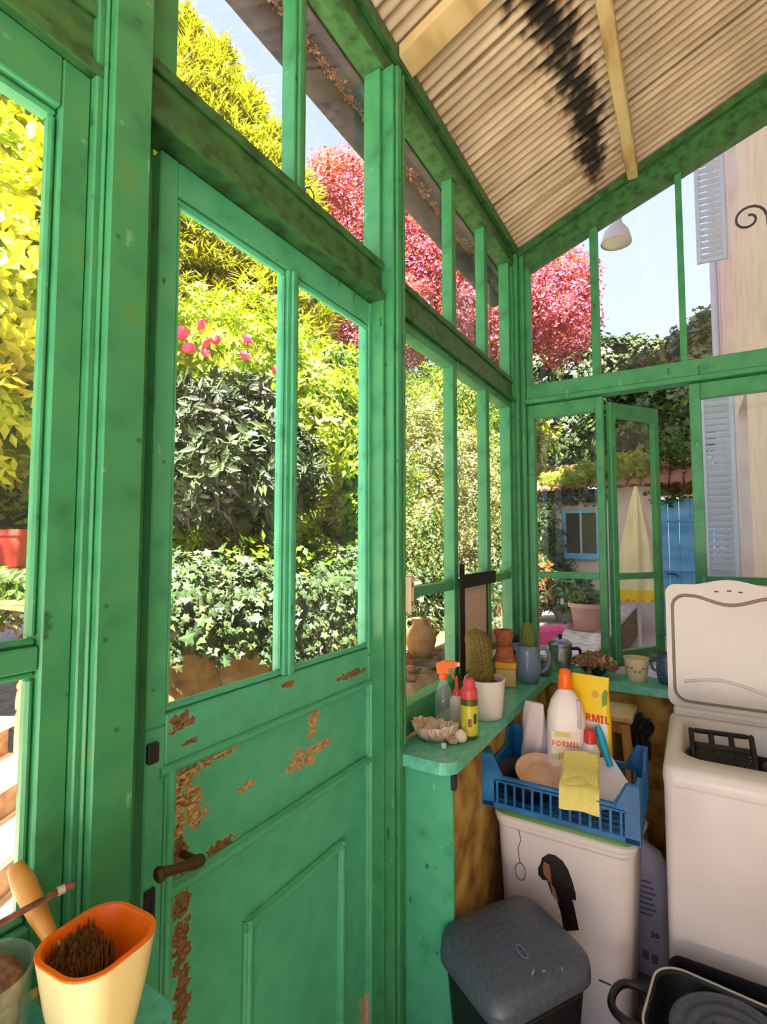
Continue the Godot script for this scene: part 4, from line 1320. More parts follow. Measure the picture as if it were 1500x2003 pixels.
	for k in tops.size():
		var tp := Vector3(tops[k][0], tops[k][1], tops[k][2])
		var b := Vector3(tp.x, bank_height(tp.x, tp.z), tp.z)
		var hh := tp.y - b.y
		var t := thing("conifer", ["second tallest", "third tallest", "fourth tallest", "fifth tallest", "shortest", "tallest"][k] + " yellow olive conifer in the row behind the rose bush", "tree", b, 0.0, "conifers behind the rose bush")
		var cl := leaf_cloud(needle, 620, func(_i: int) -> Array:
			var u := pow(rng.randf(), 0.8)
			var rr := (0.75 * pow(1.0 - u, 0.7) + 0.05) * (0.85 + 0.3 * rng.randf()) * (1.0 + 0.15 * sin(u * 25.0 + k))
			var a := rng.randf() * TAU
			return [Vector3(cos(a) * rr, u * hh, sin(a) * rr), Vector3(cos(a) * 0.5, 1.0, sin(a) * 0.5)], olive + gold.slice(0, 2), 0.9, 1.5, 0.35)
		cl.material_override = M.leaf
		t.add_child(cl, true)
		add_mesh(t, "trunk", tube([Vector3(0, -0.1, 0), Vector3(0, hh * 0.85, 0)], [0.11, 0.02], 8), M.bark)
	# purple plum
	var pl := plant("plum_tree", "rose red leaved plum tree high behind the conifers", "tree", Vector3(-2.9, 1.2, -8.2), small, M.leaf, 5200, [[Vector3(-4.45, 7.3, -7.4), Vector3(0.9, 1.2, 0.9)], [Vector3(-3.87, 6.9, -7.93), Vector3(0.9, 1.2, 0.9)], [Vector3(-2.96, 6.1, -8.18), Vector3(0.9, 1.2, 0.9)], [Vector3(-2.13, 5.5, -8.51), Vector3(0.7, 0.95, 0.8)], [Vector3(-1.06, 5.55, -8.81), Vector3(0.62, 0.9, 0.7)], [Vector3(-3.9, 5.3, -7.3), Vector3(1.1, 1.0, 0.9)]], wine, 0.9, 1.5, 0.75)
	stems(pl, "branch", [Vector3(-4.3, 6.9, -7.5), Vector3(-3.6, 6.8, -7.9), Vector3(-2.7, 6.0, -8.2), Vector3(-1.6, 5.4, -8.6)], 0.10, 0.03)
	# pale shrubs between the wall and the shed
	for e in [["pale flowering shrub behind the tall three column window", Vector3(-1.72, 2.4, -4.95), Vector3(0.40, 0.75, 0.4), 900, pale], ["tall pale feathery shrub beyond the clay jar", Vector3(-1.55, 2.1, -5.7), Vector3(0.42, 0.85, 0.45), 900, pale], ["narrow pale green shrub near the shed wall", Vector3(-1.5, 2.0, -6.8), Vector3(0.36, 0.95, 0.4), 800, pale + mid], ["fresh green spreading shrub above the garden wall", Vector3(-1.95, 3.3, -6.0), Vector3(0.65, 0.45, 0.6), 800, lime + mid], ["mid green tall shrub between the plum tree and the wall", Vector3(-2.1, 3.4, -7.6), Vector3(0.75, 0.65, 0.6), 900, mid + lime], ["low leafy plant behind the clay jar", Vector3(-1.3, 1.45, -4.1), Vector3(0.22, 0.38, 0.3), 420, mid + pale]]:
		var c: Vector3 = e[1]
		var b := Vector3(c.x, bank_height(c.x, c.z), c.z)
		var sh := plant("garden_shrub", e[0], "bush", b, small, M.leaf, e[3], [[c, e[2]], [c - Vector3(0, e[2].y * 0.7, 0), e[2] * 0.8]], e[4], 0.5, 0.95, 0.7)
		stems(sh, "stem", [c, c + Vector3(0.1, 0.1, 0.1)], 0.03, 0.012)
	# dark ivy clad trees behind the shed
	for e in [["dense dark ivy tree above the shed roof", [[Vector3(-1.84, 4.0, -12.2), Vector3(1.0, 1.2, 0.8)], [Vector3(-1.2, 5.4, -12.8), Vector3(1.3, 0.9, 0.9)], [Vector3(-2.4, 5.6, -12.4), Vector3(1.0, 0.8, 0.8)]], dark + ivyc], ["broad dark ivy tree behind the yellow parasol", [[Vector3(-0.15, 5.2, -12.9), Vector3(1.2, 0.9, 0.9)], [Vector3(-0.3, 3.7, -11.8), Vector3(1.1, 1.1, 0.7)]], dark + ivyc + mid], ["glossy green tree over the blue gate", [[Vector3(0.65, 3.75, -11.5), Vector3(0.8, 1.1, 0.7)], [Vector3(1.1, 5.0, -12.0), Vector3(0.8, 0.9, 0.7)]], ivyc + mid]]:
		var c: Vector3 = e[1][0][0]
		var t := plant("ivy_tree", e[0], "tree", Vector3(c.x, 0, c.z), ivybig, M.gloss, 1900, e[1], e[2], 0.8, 1.4, 0.6)
		stems(t, "trunk", [c, e[1][1][0]], 0.14, 0.05)
	# climber and moss on the shed
	plant("wall_climber", "olive green climber against the shed wall beside its blue window", "climber", Vector3(-1.3, 0.49, -9.1), ivy, M.leaf, 700, [[Vector3(-1.45, 1.5, -9.25), Vector3(0.30, 0.75, 0.12)], [Vector3(-1.2, 0.85, -9.1), Vector3(0.35, 0.35, 0.2)], [Vector3(-1.0, 2.3, -9.3), Vector3(0.6, 0.14, 0.1)]], mid + ivyc, 1.0, 1.8, 0.6)
	var ms := plant("roof_creeper", "vivid lime creeper spilling over the shed roof", "climber", Vector3(-1.1, 2.45, -9.3), ivy, M.leaf, 760, [[Vector3(-1.05, 2.62, -9.35), Vector3(0.55, 0.13, 0.3)], [Vector3(-0.7, 2.75, -9.7), Vector3(0.5, 0.2, 0.3)], [Vector3(-0.1, 2.78, -9.6), Vector3(0.5, 0.25, 0.3)]], lime, 1.0, 1.8, 0.6)
	plant("gate_creeper", "green creeper tips hanging over the blue gate", "climber", Vector3(0.45, 2.1, -9.35), ivy, M.leaf, 220, [[Vector3(0.45, 2.25, -9.36), Vector3(0.3, 0.12, 0.06)], [Vector3(0.5, 3.0, -9.9), Vector3(0.5, 0.3, 0.3)]], mid, 1.0, 1.7, 0.5)
	# hedge filling the gap behind the bank
	var hedge := plant("tall_hedge", "tall green gold hedge at the back of the garden bank", "hedge", Vector3(-7.0, 2.0, -6), leaf_sprig(8, 30, 0.16, 0.08, 0.22), M.leaf, 3000, [[Vector3(-6.5, 3.8, -2.0), Vector3(1.6, 2.2, 2.2)], [Vector3(-5.9, 3.4, -6.2), Vector3(1.6, 1.9, 1.8)], [Vector3(-4.6, 3.2, -9.2), Vector3(1.8, 2.0, 1.2)], [Vector3(-6.6, 4.2, 1.5), Vector3(1.6, 2.4, 2.0)], [Vector3(-3.2, 3.0, -10.6), Vector3(1.4, 2.0, 0.8)]], lime + olive + gold, 0.9, 1.5, 0.5)

func rose_mesh() -> ArrayMesh:
	var st := new_st()
	var col := Color(0.80, 0.10, 0.22)
	for ringk in 3:
		var n := 6 - ringk
		for i in n:
			var a := TAU * i / n + ringk * 0.6
			var r := 0.048 - 0.013 * ringk
			var d := Vector3(cos(a), 0, sin(a))
			var s := Vector3(-sin(a), 0, cos(a))
			var b := Vector3(0, -0.01, 0)
			var l := d * r * 0.8 + s * r * 0.62 + Vector3(0, 0.018 + 0.012 * ringk, 0)
			var rr := d * r * 0.8 - s * r * 0.62 + Vector3(0, 0.018 + 0.012 * ringk, 0)
			var t := d * r * 1.05 + Vector3(0, 0.022 + 0.016 * ringk, 0)
			st.set_color(col.lerp(Color(0.9, 0.25, 0.42), 0.3 * ringk))
			tri(st, b, l, t, Vector3.UP)
			tri(st, b, t, rr, Vector3.UP)
	return st.commit()

# ---------------------------------------------------------------- things outside
func garden_things() -> void:
	# parasol
	var p := thing("parasol", "closed pale yellow garden parasol with bright yellow hem on the terrace", "parasol", Vector3(0.17, -0.02, -7.47))
	add_mesh(p, "pole", tube([Vector3(0, 0.05, 0), Vector3(0, 2.2, 0)], 0.024, 12), M.white)
	add_mesh(p, "base", lathe([[0.26, 0.0], [0.27, 0.03], [0.25, 0.06], [0.06, 0.08], [0.04, 0.2]], 24), M.palestone)
	var rings := []
	for e in [[0.92, 0.265], [1.0, 0.255], [1.3, 0.205], [1.7, 0.135], [2.05, 0.065], [2.2, 0.03], [2.26, 0.014]]:
		var ring := PackedVector3Array()
		for j in 48:
			var a := TAU * j / 48
			var r: float = e[1] * (1.0 + 0.13 * sin(a * 8.0 + e[0] * 1.5))
			ring.append(Vector3(cos(a) * r, e[0], sin(a) * r))
		rings.append(ring)
	add_mesh(p, "canopy", loft(rings), M.canvas)
	rings = []
	for e in [[0.78, 0.25], [0.85, 0.262], [0.922, 0.268]]:
		var ring := PackedVector3Array()
		for j in 48:
			var a := TAU * j / 48
			var r: float = e[1] * (1.0 + 0.14 * sin(a * 8.0 + e[0] * 1.5))
			ring.append(Vector3(cos(a) * r, e[0] + (0.025 * sin(a * 16.0) if e[0] < 0.8 else 0.0), sin(a) * r))
		rings.append(ring)
	add_mesh(p, "hem", loft(rings), M.fringe)
	# pots on the platform
	var pot := lathe([[0.13, 0.0], [0.16, 0.17], [0.175, 0.17], [0.178, 0.20], [0.162, 0.20], [0.15, 0.17]], 26, [2, 3, 4])
	var a := thing("plant_pot", "grey plastic pot with a bushy green plant on the stone platform", "plant pot", Vector3(-0.62, 0.49, -6.9))
	add_mesh(a, "pot", pot, mat("grey pot plastic", rgb(150, 150, 148), 0.6))
	var fo := leaf_cloud(leaf_sprig(12, 12, 0.09, 0.05, 0.05), 260, blob_placer([[Vector3(0, 0.36, 0), Vector3(0.26, 0.2, 0.26)]], 0.6), [Color(0.10, 0.18, 0.07), Color(0.16, 0.25, 0.10), Color(0.07, 0.12, 0.06)], 0.8, 1.2)
	fo.material_override = M.gloss
	a.add_child(fo, true)
	var b := thing("planter", "large dusty pink planter with small green shoots on the stone platform", "planter", Vector3(-0.28, 0.49, -6.4))
	add_mesh(b, "pot", lathe([[0.15, 0.0], [0.19, 0.26], [0.215, 0.26], [0.22, 0.31], [0.20, 0.31], [0.19, 0.27]], 28, [2, 3, 4]), mat("dusty pink plastic", rgb(200, 158, 152), 0.6))
	add_mesh(b, "saucer", lathe([[0.2, -0.0], [0.23, 0.03], [0.22, 0.03], [0.19, 0.01]], 28, [1, 2]), mat("pink saucer plastic", rgb(192, 146, 140), 0.6))
	var fb := leaf_cloud(leaf_sprig(13, 10, 0.06, 0.03, 0.04), 120, blob_placer([[Vector3(0, 0.34, 0), Vector3(0.17, 0.1, 0.17)]], 0.6), [Color(0.16, 0.24, 0.09), Color(0.22, 0.3, 0.12)], 0.8, 1.2)
	fb.material_override = M.leaf
	b.add_child(fb, true)
	# pink basin
	var c := thing("washing_bowl", "bright pink plastic basin on the stone platform", "basin", Vector3(-0.48, 0.49, -5.3))
	add_mesh(c, "bowl", loft([rrect(0.24, 0.16, 0.06, 0.0), rrect(0.36, 0.26, 0.09, 0.13), rrect(0.42, 0.31, 0.1, 0.14), rrect(0.42, 0.31, 0.1, 0.15), rrect(0.35, 0.25, 0.09, 0.145), rrect(0.23, 0.15, 0.06, 0.02)], true, true, [1, 2, 3, 4]), M.pink)
	c.rotation_degrees = Vector3(0, 12, 9)
	# orange flowers in a terracotta pot by the climber
	var o := thing("flower_pot", "terracotta pot of orange flowers beside the shed climber", "plant pot", Vector3(-0.98, 0.49, -6.6))
	add_mesh(o, "pot", lathe([[0.09, 0.0], [0.12, 0.16], [0.135, 0.16], [0.135, 0.2], [0.12, 0.2], [0.11, 0.15]], 24, [2, 3, 4]), M.terracotta)
	var of := leaf_cloud(leaf_sprig(14, 12, 0.08, 0.04, 0.05), 240, blob_placer([[Vector3(0, 0.5, 0), Vector3(0.22, 0.34, 0.22)]], 0.8), [Color(0.14, 0.2, 0.07), Color(0.26, 0.24, 0.12), Color(0.6, 0.2, 0.06)], 0.8, 1.2)
	of.material_override = M.leaf
	o.add_child(of, true)
	# clay jar on the ledge
	var j := thing("clay_jar", "big brown two handled clay jar on the stone ledge outside", "jar", Vector3(-0.82, 0.70, -3.18))
	j.scale = Vector3.ONE * 0.8
	add_mesh(j, "body", lathe([[0.06, 0.0], [0.11, 0.08], [0.135, 0.17], [0.12, 0.25], [0.07, 0.30], [0.065, 0.33], [0.085, 0.35], [0.06, 0.35], [0.05, 0.30]], 28, [6, 7]), M.earthwall)
	for s in [-1.0, 1.0]:
		add_mesh(j, "handle", tube([Vector3(s * 0.06, 0.32, 0), Vector3(s * 0.12, 0.33, 0), Vector3(s * 0.145, 0.28, 0), Vector3(s * 0.12, 0.23, 0)], 0.012, 8), M.earthwall)
	for k in 5:
		var st := thing("ledge_rock", "small pale rock lying on the stone ledge by the clay jar", "rock", Vector3(-0.62 - 0.07 * (k % 2), 0.715, -2.66 - 0.17 * k), k * 50.0, "rocks on the stone ledge")
		add_mesh(st, "stone", lathe([[0.02, -0.012], [0.040, 0.0], [0.042, 0.012], [0.026, 0.024], [0.008, 0.027]], 7), M.riser).scale = Vector3(1.0 + 0.3 * (k % 3), 1, 0.7)
	# red planter in the garden
	var r := thing("red_planter", "square red plastic planter on the garden bank above the steps", "planter", Vector3(-3.02, bank_height(-3.02, -1.66) - 0.02, -1.66), 20.0)
	add_mesh(r, "box", loft([rrect(0.17, 0.17, 0.02, 0.0), rrect(0.21, 0.21, 0.02, 0.2), rrect(0.23, 0.23, 0.02, 0.2), rrect(0.23, 0.23, 0.02, 0.24), rrect(0.20, 0.20, 0.02, 0.24), rrect(0.19, 0.19, 0.02, 0.19)], true, true, [1, 2, 3, 4]), mat("faded red plastic", rgb(206, 70, 60), 0.5))
	add_mesh(r, "pole", tube([Vector3(0.0, -0.1, 0.0), Vector3(0.02, 0.1, 0.0)], 0.02, 6), M.bark)
	# bell lamp outside the gable glass
	var l := thing("bell_lamp", "white bell shaped outdoor lamp hanging outside the gable window", "lamp", Vector3(0.45, 3.33, -3.34))
	add_mesh(l, "shade", lathe([[0.088, 0.0], [0.086, 0.015], [0.07, 0.07], [0.045, 0.105], [0.03, 0.12], [0.028, 0.18], [0.012, 0.19]], 24, [], false), mat("grey white lamp enamel", rgb(196, 192, 190), 0.4))
	add_mesh(l, "globe", lathe([[0.004, -0.03], [0.04, -0.02], [0.07, 0.0], [0.084, 0.008]], 24), mat("opal lamp glass", rgb(214, 208, 206), 0.3))
	add_mesh(l, "arm", tube([Vector3(0, 0.18, 0), Vector3(0.015, 0.205, 0.05), Vector3(0.04, 0.15, 0.2), Vector3(0.05, 0.0, 0.365)], 0.010, 8), M.darkiron)
	l.rotation_degrees.z = -3
	# iron scroll on the house wall
	var sc := thing("iron_scroll", "dark wrought iron scroll bracket on the house wing wall", "bracket", Vector3(1.235, 3.30, -3.6))
	var pts := []
	for k in 22:
		var t := k / 21.0
		var an := t * TAU * 1.25
		pts.append(Vector3(-0.10 + 0.085 * (1.0 - 0.75 * t) * cos(an), 0.1 + 0.085 * (1.0 - 0.75 * t) * sin(an), 0))
	add_mesh(sc, "scroll", tube(pts, 0.007, 6), M.darkiron)
	add_mesh(sc, "stem", tube([Vector3(-0.012, 0.10, 0), Vector3(-0.002, -0.12, 0)], 0.007, 6), M.darkiron)
	# wire ring on the house wall
	var wr := thing("wire_ring", "thin wire ring hanging on the house wing wall", "wire", Vector3(1.232, 1.58, -3.55))
	pts = []
	for k in 25:
		var an := TAU * k / 24.0
		pts.append(Vector3(0, 0.13 * sin(an), 0.15 * cos(an)))
	add_mesh(wr, "ring", tube(pts, 0.003, 5), M.darkiron)
	# vine tendril outside the transom light
	var td := thing("iron_hook", "small curled iron hook outside the transom light over the door", "hook", Vector3(-0.075, 2.40, -1.03))
	pts = []
	for k in 14:
		var t := k / 13.0
		var an := PI * 0.9 - t * PI * 1.9
		var rr := 0.022 * (1.0 - 0.55 * t)
		pts.append(Vector3(0, 0.055 + rr * sin(an), -0.03 + (-rr * cos(an))))
	pts.push_front(Vector3(0.01, -0.02, 0.02))
	pts.push_front(Vector3(0.013, -0.06, 0.02))
	add_mesh(td, "curl", tube(pts, 0.0022, 6), M.darkiron)
# ---------------------------------------------------------------- washing machine
func rounded(w: float, h: float, r: float, bump := 0.0) -> PackedVector2Array:
	var out := PackedVector2Array()
	for q in 4:
		var c := Vector2((w / 2 - r) * [1, -1, -1, 1][q], (h / 2 - r) * [1, 1, -1, -1][q])
		for k in 7:
			var a := PI / 2 * (q + k / 6.0)
			out.append(c + Vector2(cos(a), sin(a)) * r)
		if q == 0 and bump != 0.0:
			for k in range(1, 12):
				var t := k / 12.0
				var x := lerpf(0.13, -0.13, t)
				out.append(Vector2(x, h / 2 + bump * (0.5 - 0.5 * cos(TAU * t))))
	return out

func washing_machine() -> void:
	var w := thing("washing_machine", "white top loading washing machine with its lid raised", "washing machine", Vector3(0.908, 0.0, -2.035))
	var W := 0.416
	var D := 0.575
	var rings := [rrect(W - 0.02, D - 0.02, 0.02, 0.02), rrect(W - 0.006, D - 0.006, 0.022, 0.03), rrect(W - 0.006, D - 0.006, 0.022, 0.790), rrect(W - 0.006, D - 0.006, 0.022, 0.792), rrect(W - 0.002, D - 0.002, 0.03, 0.795), rrect(W, D, 0.032, 0.81), rrect(W - 0.004, D - 0.004, 0.032, 0.835), rrect(W - 0.02, D - 0.02, 0.032, 0.848), rrect(W - 0.05, D - 0.06, 0.04, 0.851), rrect(W - 0.085, D - 0.16, 0.075, 0.849, 6, 0, -0.015), rrect(W - 0.10, D - 0.18, 0.072, 0.838, 6, 0, -0.015), rrect(W - 0.11, D - 0.20, 0.07, 0.70, 6, 0, -0.015)]
	add_mesh(w, "body", loft(rings, true, true, [1, 2, 4]), M.enamel)
	# plinth feet
	for sx in [-1.0, 1.0]:
		for sz in [-1.0, 1.0]:
			add_mesh(w, "foot", lathe([[0.02, 0.0], [0.022, 0.015], [0.015, 0.03]], 12), M.black, Vector3(sx * 0.17, 0, sz * 0.24))
	# control strip behind the opening
	add_mesh(w, "hinge_strip", box_mesh(Vector3(W - 0.03, 0.03, 0.055), 0.008), M.whiteplastic, Vector3(0, 0.863, -D / 2 + 0.035))
	# dark tub with a perforated drum flap standing in it
	add_mesh(w, "tub", loft([rrect(0.30, 0.37, 0.07, 0.702, 6, 0, -0.015), rrect(0.303, 0.372, 0.07, 0.76, 6, 0, -0.015), rrect(0.29, 0.36, 0.07, 0.76, 6, 0, -0.015), rrect(0.285, 0.355, 0.07, 0.715, 6, 0, -0.015)], true, true, [1, 2]), M.darkiron)
	var flap := add_mesh(w, "drum_flap", frame_mesh(0.165, 0.125, 0.014, 0.012), M.black, Vector3(-0.045, 0.800, -0.055))
	flap.scale = Vector3.ONE * 1.15
	flap.rotation_degrees = Vector3(-42, 6, 0)
	flap.set_meta("label", "black perforated drum flap")
	for k in 2:
		add_mesh(flap, "bar", box_mesh(Vector3(0.014, 0.034, 0.012), 0.002), M.black, Vector3(-0.025 + 0.05 * k, 0.034, 0))
	add_mesh(flap, "bar", box_mesh(Vector3(0.137, 0.018, 0.012), 0.002), M.black, Vector3(0, 0.011, 0))
	add_mesh(flap, "backing", box_mesh(Vector3(0.137, 0.05, 0.005), 0.001), M.steel, Vector3(0, -0.023, -0.003))
	var st := new_st()
	for i in 14:
		box_into(st, Vector3(0.0055, 0.05, 0.008), 0.001, Transform3D(Basis(Vector3.BACK, 0.5), Vector3(-0.065 + 0.01 * i, -0.023, 0.001)))
		if i < 6:
			box_into(st, Vector3(0.137, 0.0045, 0.008), 0.001, Transform3D(Basis.IDENTITY, Vector3(0, -0.045 + 0.009 * i, 0.001)))
	add_mesh(flap, "lattice", st.commit(), M.black)
	add_mesh(w, "flap_catch", box_mesh(Vector3(0.06, 0.05, 0.09), 0.01), M.black, Vector3(0.09, 0.765, -0.03))
	# raised lid
	var lid := add_mesh(w, "lid", prism(rounded(0.418, 0.465, 0.035, 0.022), 0.026), M.enamel, Vector3(0, 1.105, -0.285))
	lid.rotation_degrees.x = -1.5
	lid.set_meta("label", "raised white lid with recessed inner panel")
	var inner := rounded(0.372, 0.40, 0.045, -0.03)
	var path := []
	for p in inner:
		path.append(Vector3(p.x, p.y - 0.008, 0.0135))
	path.append(path[0])
	add_mesh(lid, "gasket", tube(path, 0.0055, 8), mat("taupe rubber", rgb(150, 134, 118), 0.6))
	add_mesh(lid, "inner_panel", prism(rounded(0.362, 0.388, 0.042, -0.032), 0.008), M.enamel, Vector3(0, -0.008, 0.0155))
	var arc := []
	for k in 13:
		var t := k / 12.0
		arc.append(Vector3(-0.155 + 0.31 * t, -0.135 + 0.022 * sin(PI * minf(t * 1.25, 1.0)) - 0.02 * t * t, 0.0195))
	add_mesh(lid, "stiffening_ridge", tube(arc, 0.006, 8), M.enamel)
	for x in [-0.04, 0.0, 0.035]:
		add_mesh(lid, "latch_slot", box_mesh(Vector3(0.014, 0.005, 0.003), 0.001), mat("brown stain", rgb(120, 92, 66), 0.8), Vector3(x, 0.214 - absf(x) * 0.1, 0.0135))

# ---------------------------------------------------------------- bins, crate and what is in it
func bins_and_crate() -> void:
	# white pet food bin
	var b := thing("storage_bin", "tall white plastic bin with green striped lid and a dog picture on its front", "bin", Vector3(0.422, 0.0, -1.83))
	var W := 0.412
	var D := 0.335
	add_mesh(b, "body", loft([rrect(W - 0.07, D - 0.06, 0.05, 0.0), rrect(W - 0.055, D - 0.045, 0.055, 0.015), rrect(W - 0.004, D - 0.004, 0.05, 0.585), rrect(W + 0.006, D + 0.006, 0.05, 0.595), rrect(W + 0.006, D + 0.006, 0.05, 0.603)], true, true, [2, 3]), M.whiteplastic)
	var lid := add_mesh(b, "lid", loft([rrect(W + 0.010, D + 0.012, 0.055, 0.604), rrect(W + 0.016, D + 0.016, 0.055, 0.610), rrect(W + 0.016, D + 0.016, 0.055, 0.622), rrect(W + 0.004, D + 0.004, 0.05, 0.628), rrect(W - 0.012, D - 0.012, 0.05, 0.645), rrect(W - 0.03, D - 0.03, 0.045, 0.650)], true, true, [2, 3]), M.whiteplastic)
	add_mesh(lid, "stripe", loft([rrect(W + 0.006, D + 0.006, 0.05, 0.6265), rrect(W + 0.008, D + 0.008, 0.051, 0.631), rrect(W - 0.004, D - 0.004, 0.05, 0.639)], false, false), M.limegreen)
	dog_print(b)
	add_mesh(b, "maker_mark", box_mesh(Vector3(0.034, 0.006, 0.001), 0.0003), mat("grey print", rgb(70, 66, 68), 0.6), Vector3(0.118, 0.222, D / 2 - 0.0148)).rotation_degrees.x = 2.06
	# hanging wire loop on the bin front
	var pts := []
	for k in 17:
		var an := TAU * k / 16.0
		pts.append(Vector3(-0.122 + 0.016 * sin(an), 0.462 + 0.026 * cos(an), 0.1645))
	var wl := add_mesh(b, "wire_loop", tube(pts, 0.001, 5), M.darkiron)
	add_mesh(wl, "wire_tail", tube([Vector3(-0.122, 0.488, 0.1648), Vector3(-0.128, 0.53, 0.166), Vector3(-0.119, 0.56, 0.167), Vector3(-0.124, 0.592, 0.171)], 0.001, 5), M.darkiron)
	# pedal bin
	var p := thing("pedal_bin", "slate grey lidded pedal bin standing in front of the white bin", "bin", Vector3(0.352, 0.0, -1.42), -32.0)
	add_mesh(p, "body", loft([rrect(0.205, 0.255, 0.05, 0.0), rrect(0.21, 0.26, 0.05, 0.01), rrect(0.248, 0.306, 0.05, 0.335), rrect(0.238, 0.296, 0.05, 0.342), rrect(0.256, 0.312, 0.05, 0.346), rrect(0.258, 0.314, 0.05, 0.366)], true, true, [2, 3, 4]), M.binbody)
	var pl := add_mesh(p, "lid", lid_mesh(), M.binlid)
	var oval := []
	for k in 25:
		var an := TAU * k / 24.0
		oval.append(Vector3(0.021 * cos(an), 0.0, 0.010 * sin(an)))
	var ov := add_mesh(pl, "oval_emblem", tube(oval, 0.0014, 6), mat("worn emblem edge", rgb(128, 136, 150), 0.4), Vector3(0.055, 0.4462, 0.02))
	ov.rotation_degrees = Vector3(0, 0, -6)
	for k in 5:
		add_mesh(pl, "scuff_mark", box_mesh(Vector3(0.004, 0.0012, 0.010 + 0.006 * (k % 3)), 0.0004), mat("pale scuff", rgb(170, 172, 178), 0.7), [Vector3(0.112, 0.4305, 0.0), Vector3(0.106, 0.434, 0.03), Vector3(0.116, 0.424, -0.055), Vector3(-0.06, 0.444, -0.08), Vector3(0.05, 0.431, 0.11)][k]).rotation_degrees = Vector3(0, 30.0 * k, -20)
	add_mesh(p, "pedal", box_mesh(Vector3(0.05, 0.012, 0.05), 0.005), M.black, Vector3(0.12, 0.03, 0.0))
	# sack
	var s := thing("litter_sack", "white printed plastic sack standing between the white bin and the washing machine", "sack", Vector3(0.585, 0.0, -2.13))
	add_mesh(s, "bag", loft([rrect(0.20, 0.10, 0.03, 0.0), rrect(0.215, 0.125, 0.045, 0.03), rrect(0.21, 0.13, 0.05, 0.2), rrect(0.205, 0.12, 0.05, 0.34), rrect(0.17, 0.09, 0.04, 0.39), rrect(0.07, 0.045, 0.02, 0.42), rrect(0.05, 0.035, 0.015, 0.44), rrect(0.09, 0.06, 0.02, 0.485), rrect(0.07, 0.03, 0.012, 0.50)], true, true), mat("white sack film", rgb(206, 200, 210), 0.4))
	var ink := mat("grey sack print", rgb(120, 118, 136), 0.6)
	for k in 7:
		add_mesh(s, "print_line", box_mesh(Vector3(0.05 + 0.012 * (k % 3), 0.006, 0.001), 0.0003), ink, Vector3(0.03, 0.32 - 0.018 * k, 0.0655))
	add_mesh(s, "lettering", text_mesh("20", 0.018, 0.001), mat("dark sack print", rgb(60, 58, 74), 0.6), Vector3(0.06, 0.150, 0.0655))
	for k in 2:
		add_mesh(s, "print_symbol", box_mesh(Vector3(0.018, 0.03, 0.001), 0.0003), ink, Vector3(0.03 + 0.028 * k, 0.075 - 0.006 * k, 0.0655))
	# crate
	var c := thing("plastic_crate", "blue slatted plastic crate on top of the white bin", "crate", Vector3(0.4175, 0.651, -1.802))
	crate_parts(c)
	crate_contents()
	# stool leaning behind
	var t := thing("wooden_stool", "narrow ochre wooden stool under the end sill behind the crate", "stool", Vector3(0.505, 0.0, -2.40))
	add_mesh(t, "seat", box_mesh(Vector3(0.13, 0.026, 0.20), 0.005), M.rafter, Vector3(0, 0.787, 0))
	add_mesh(t, "apron", box_mesh(Vector3(0.10, 0.05, 0.16), 0.004), M.wood, Vector3(0.0, 0.748, 0))
	for sx in [-1.0, 1.0]:
		for sz in [-1.0, 1.0]:
			var top := Vector3(sx * 0.035, 0.77, sz * 0.075)
			var bot := Vector3(sx * 0.075 + (0.02 if sx > 0 else 0.0), 0.0, sz * 0.085)
			var o := add_mesh(t, "leg", box_mesh(Vector3(0.034, (top - bot).length(), 0.03), 0.004), M.wood, (top + bot) / 2)
			o.rotation.z = atan2(-(top.x - bot.x), top.y - bot.y)
			o.rotation.x = atan2(top.z - bot.z, top.y - bot.y)
	var rag := thing("black_rag", "crumpled black rag hanging beside the ochre stool", "cloth", Vector3(0.585, 0.60, -2.41), -15.0)
	for q in 2:
		add_mesh(rag, "fabric", sheet(16, 14, 0.003, func(u: float, v: float) -> Vector3:
			var wd := 0.075 + 0.02 * sin(v * 5.0 + q)
			return Vector3((u - 0.5) * wd + 0.012 * sin(v * 8.0 + q * 2.0), 0.185 - 0.16 * v - 0.012 * sin(u * 9.0 + q), 0.014 * q + 0.016 * sin(u * 12.0 + v * 5.0 + q * 1.7) + 0.012 * sin(v * 11.0 - u * 4.0))), mat("black cloth", rgb(34, 32, 34), 0.9))

func lid_mesh() -> ArrayMesh:
	# domed lid, higher at the back (local -x), with a skirt
	var st := new_st()
	var rings := []
	for e in [[1.0, 0.362, 0.05, 0], [1.02, 0.366, 0.055, 0], [1.02, 0.385, 0.055, 0], [1.0, 0.412, 0.055, 0.3], [0.95, 0.427, 0.06, 0.7], [0.82, 0.438, 0.06, 1.0], [0.55, 0.447, 0.05, 1.0], [0.2, 0.450, 0.02, 1.0]]:
		var s: float = e[0]
		var ring := rrect(0.276 * s, 0.334 * s, e[2] * s + 0.005, e[1])
		for j in ring.size():
			ring[j].y += -ring[j].x * 0.10 * e[3]
		rings.append(ring)
	loft_into(st, rings, true, true, [2])
	st.generate_normals()
	return st.commit()

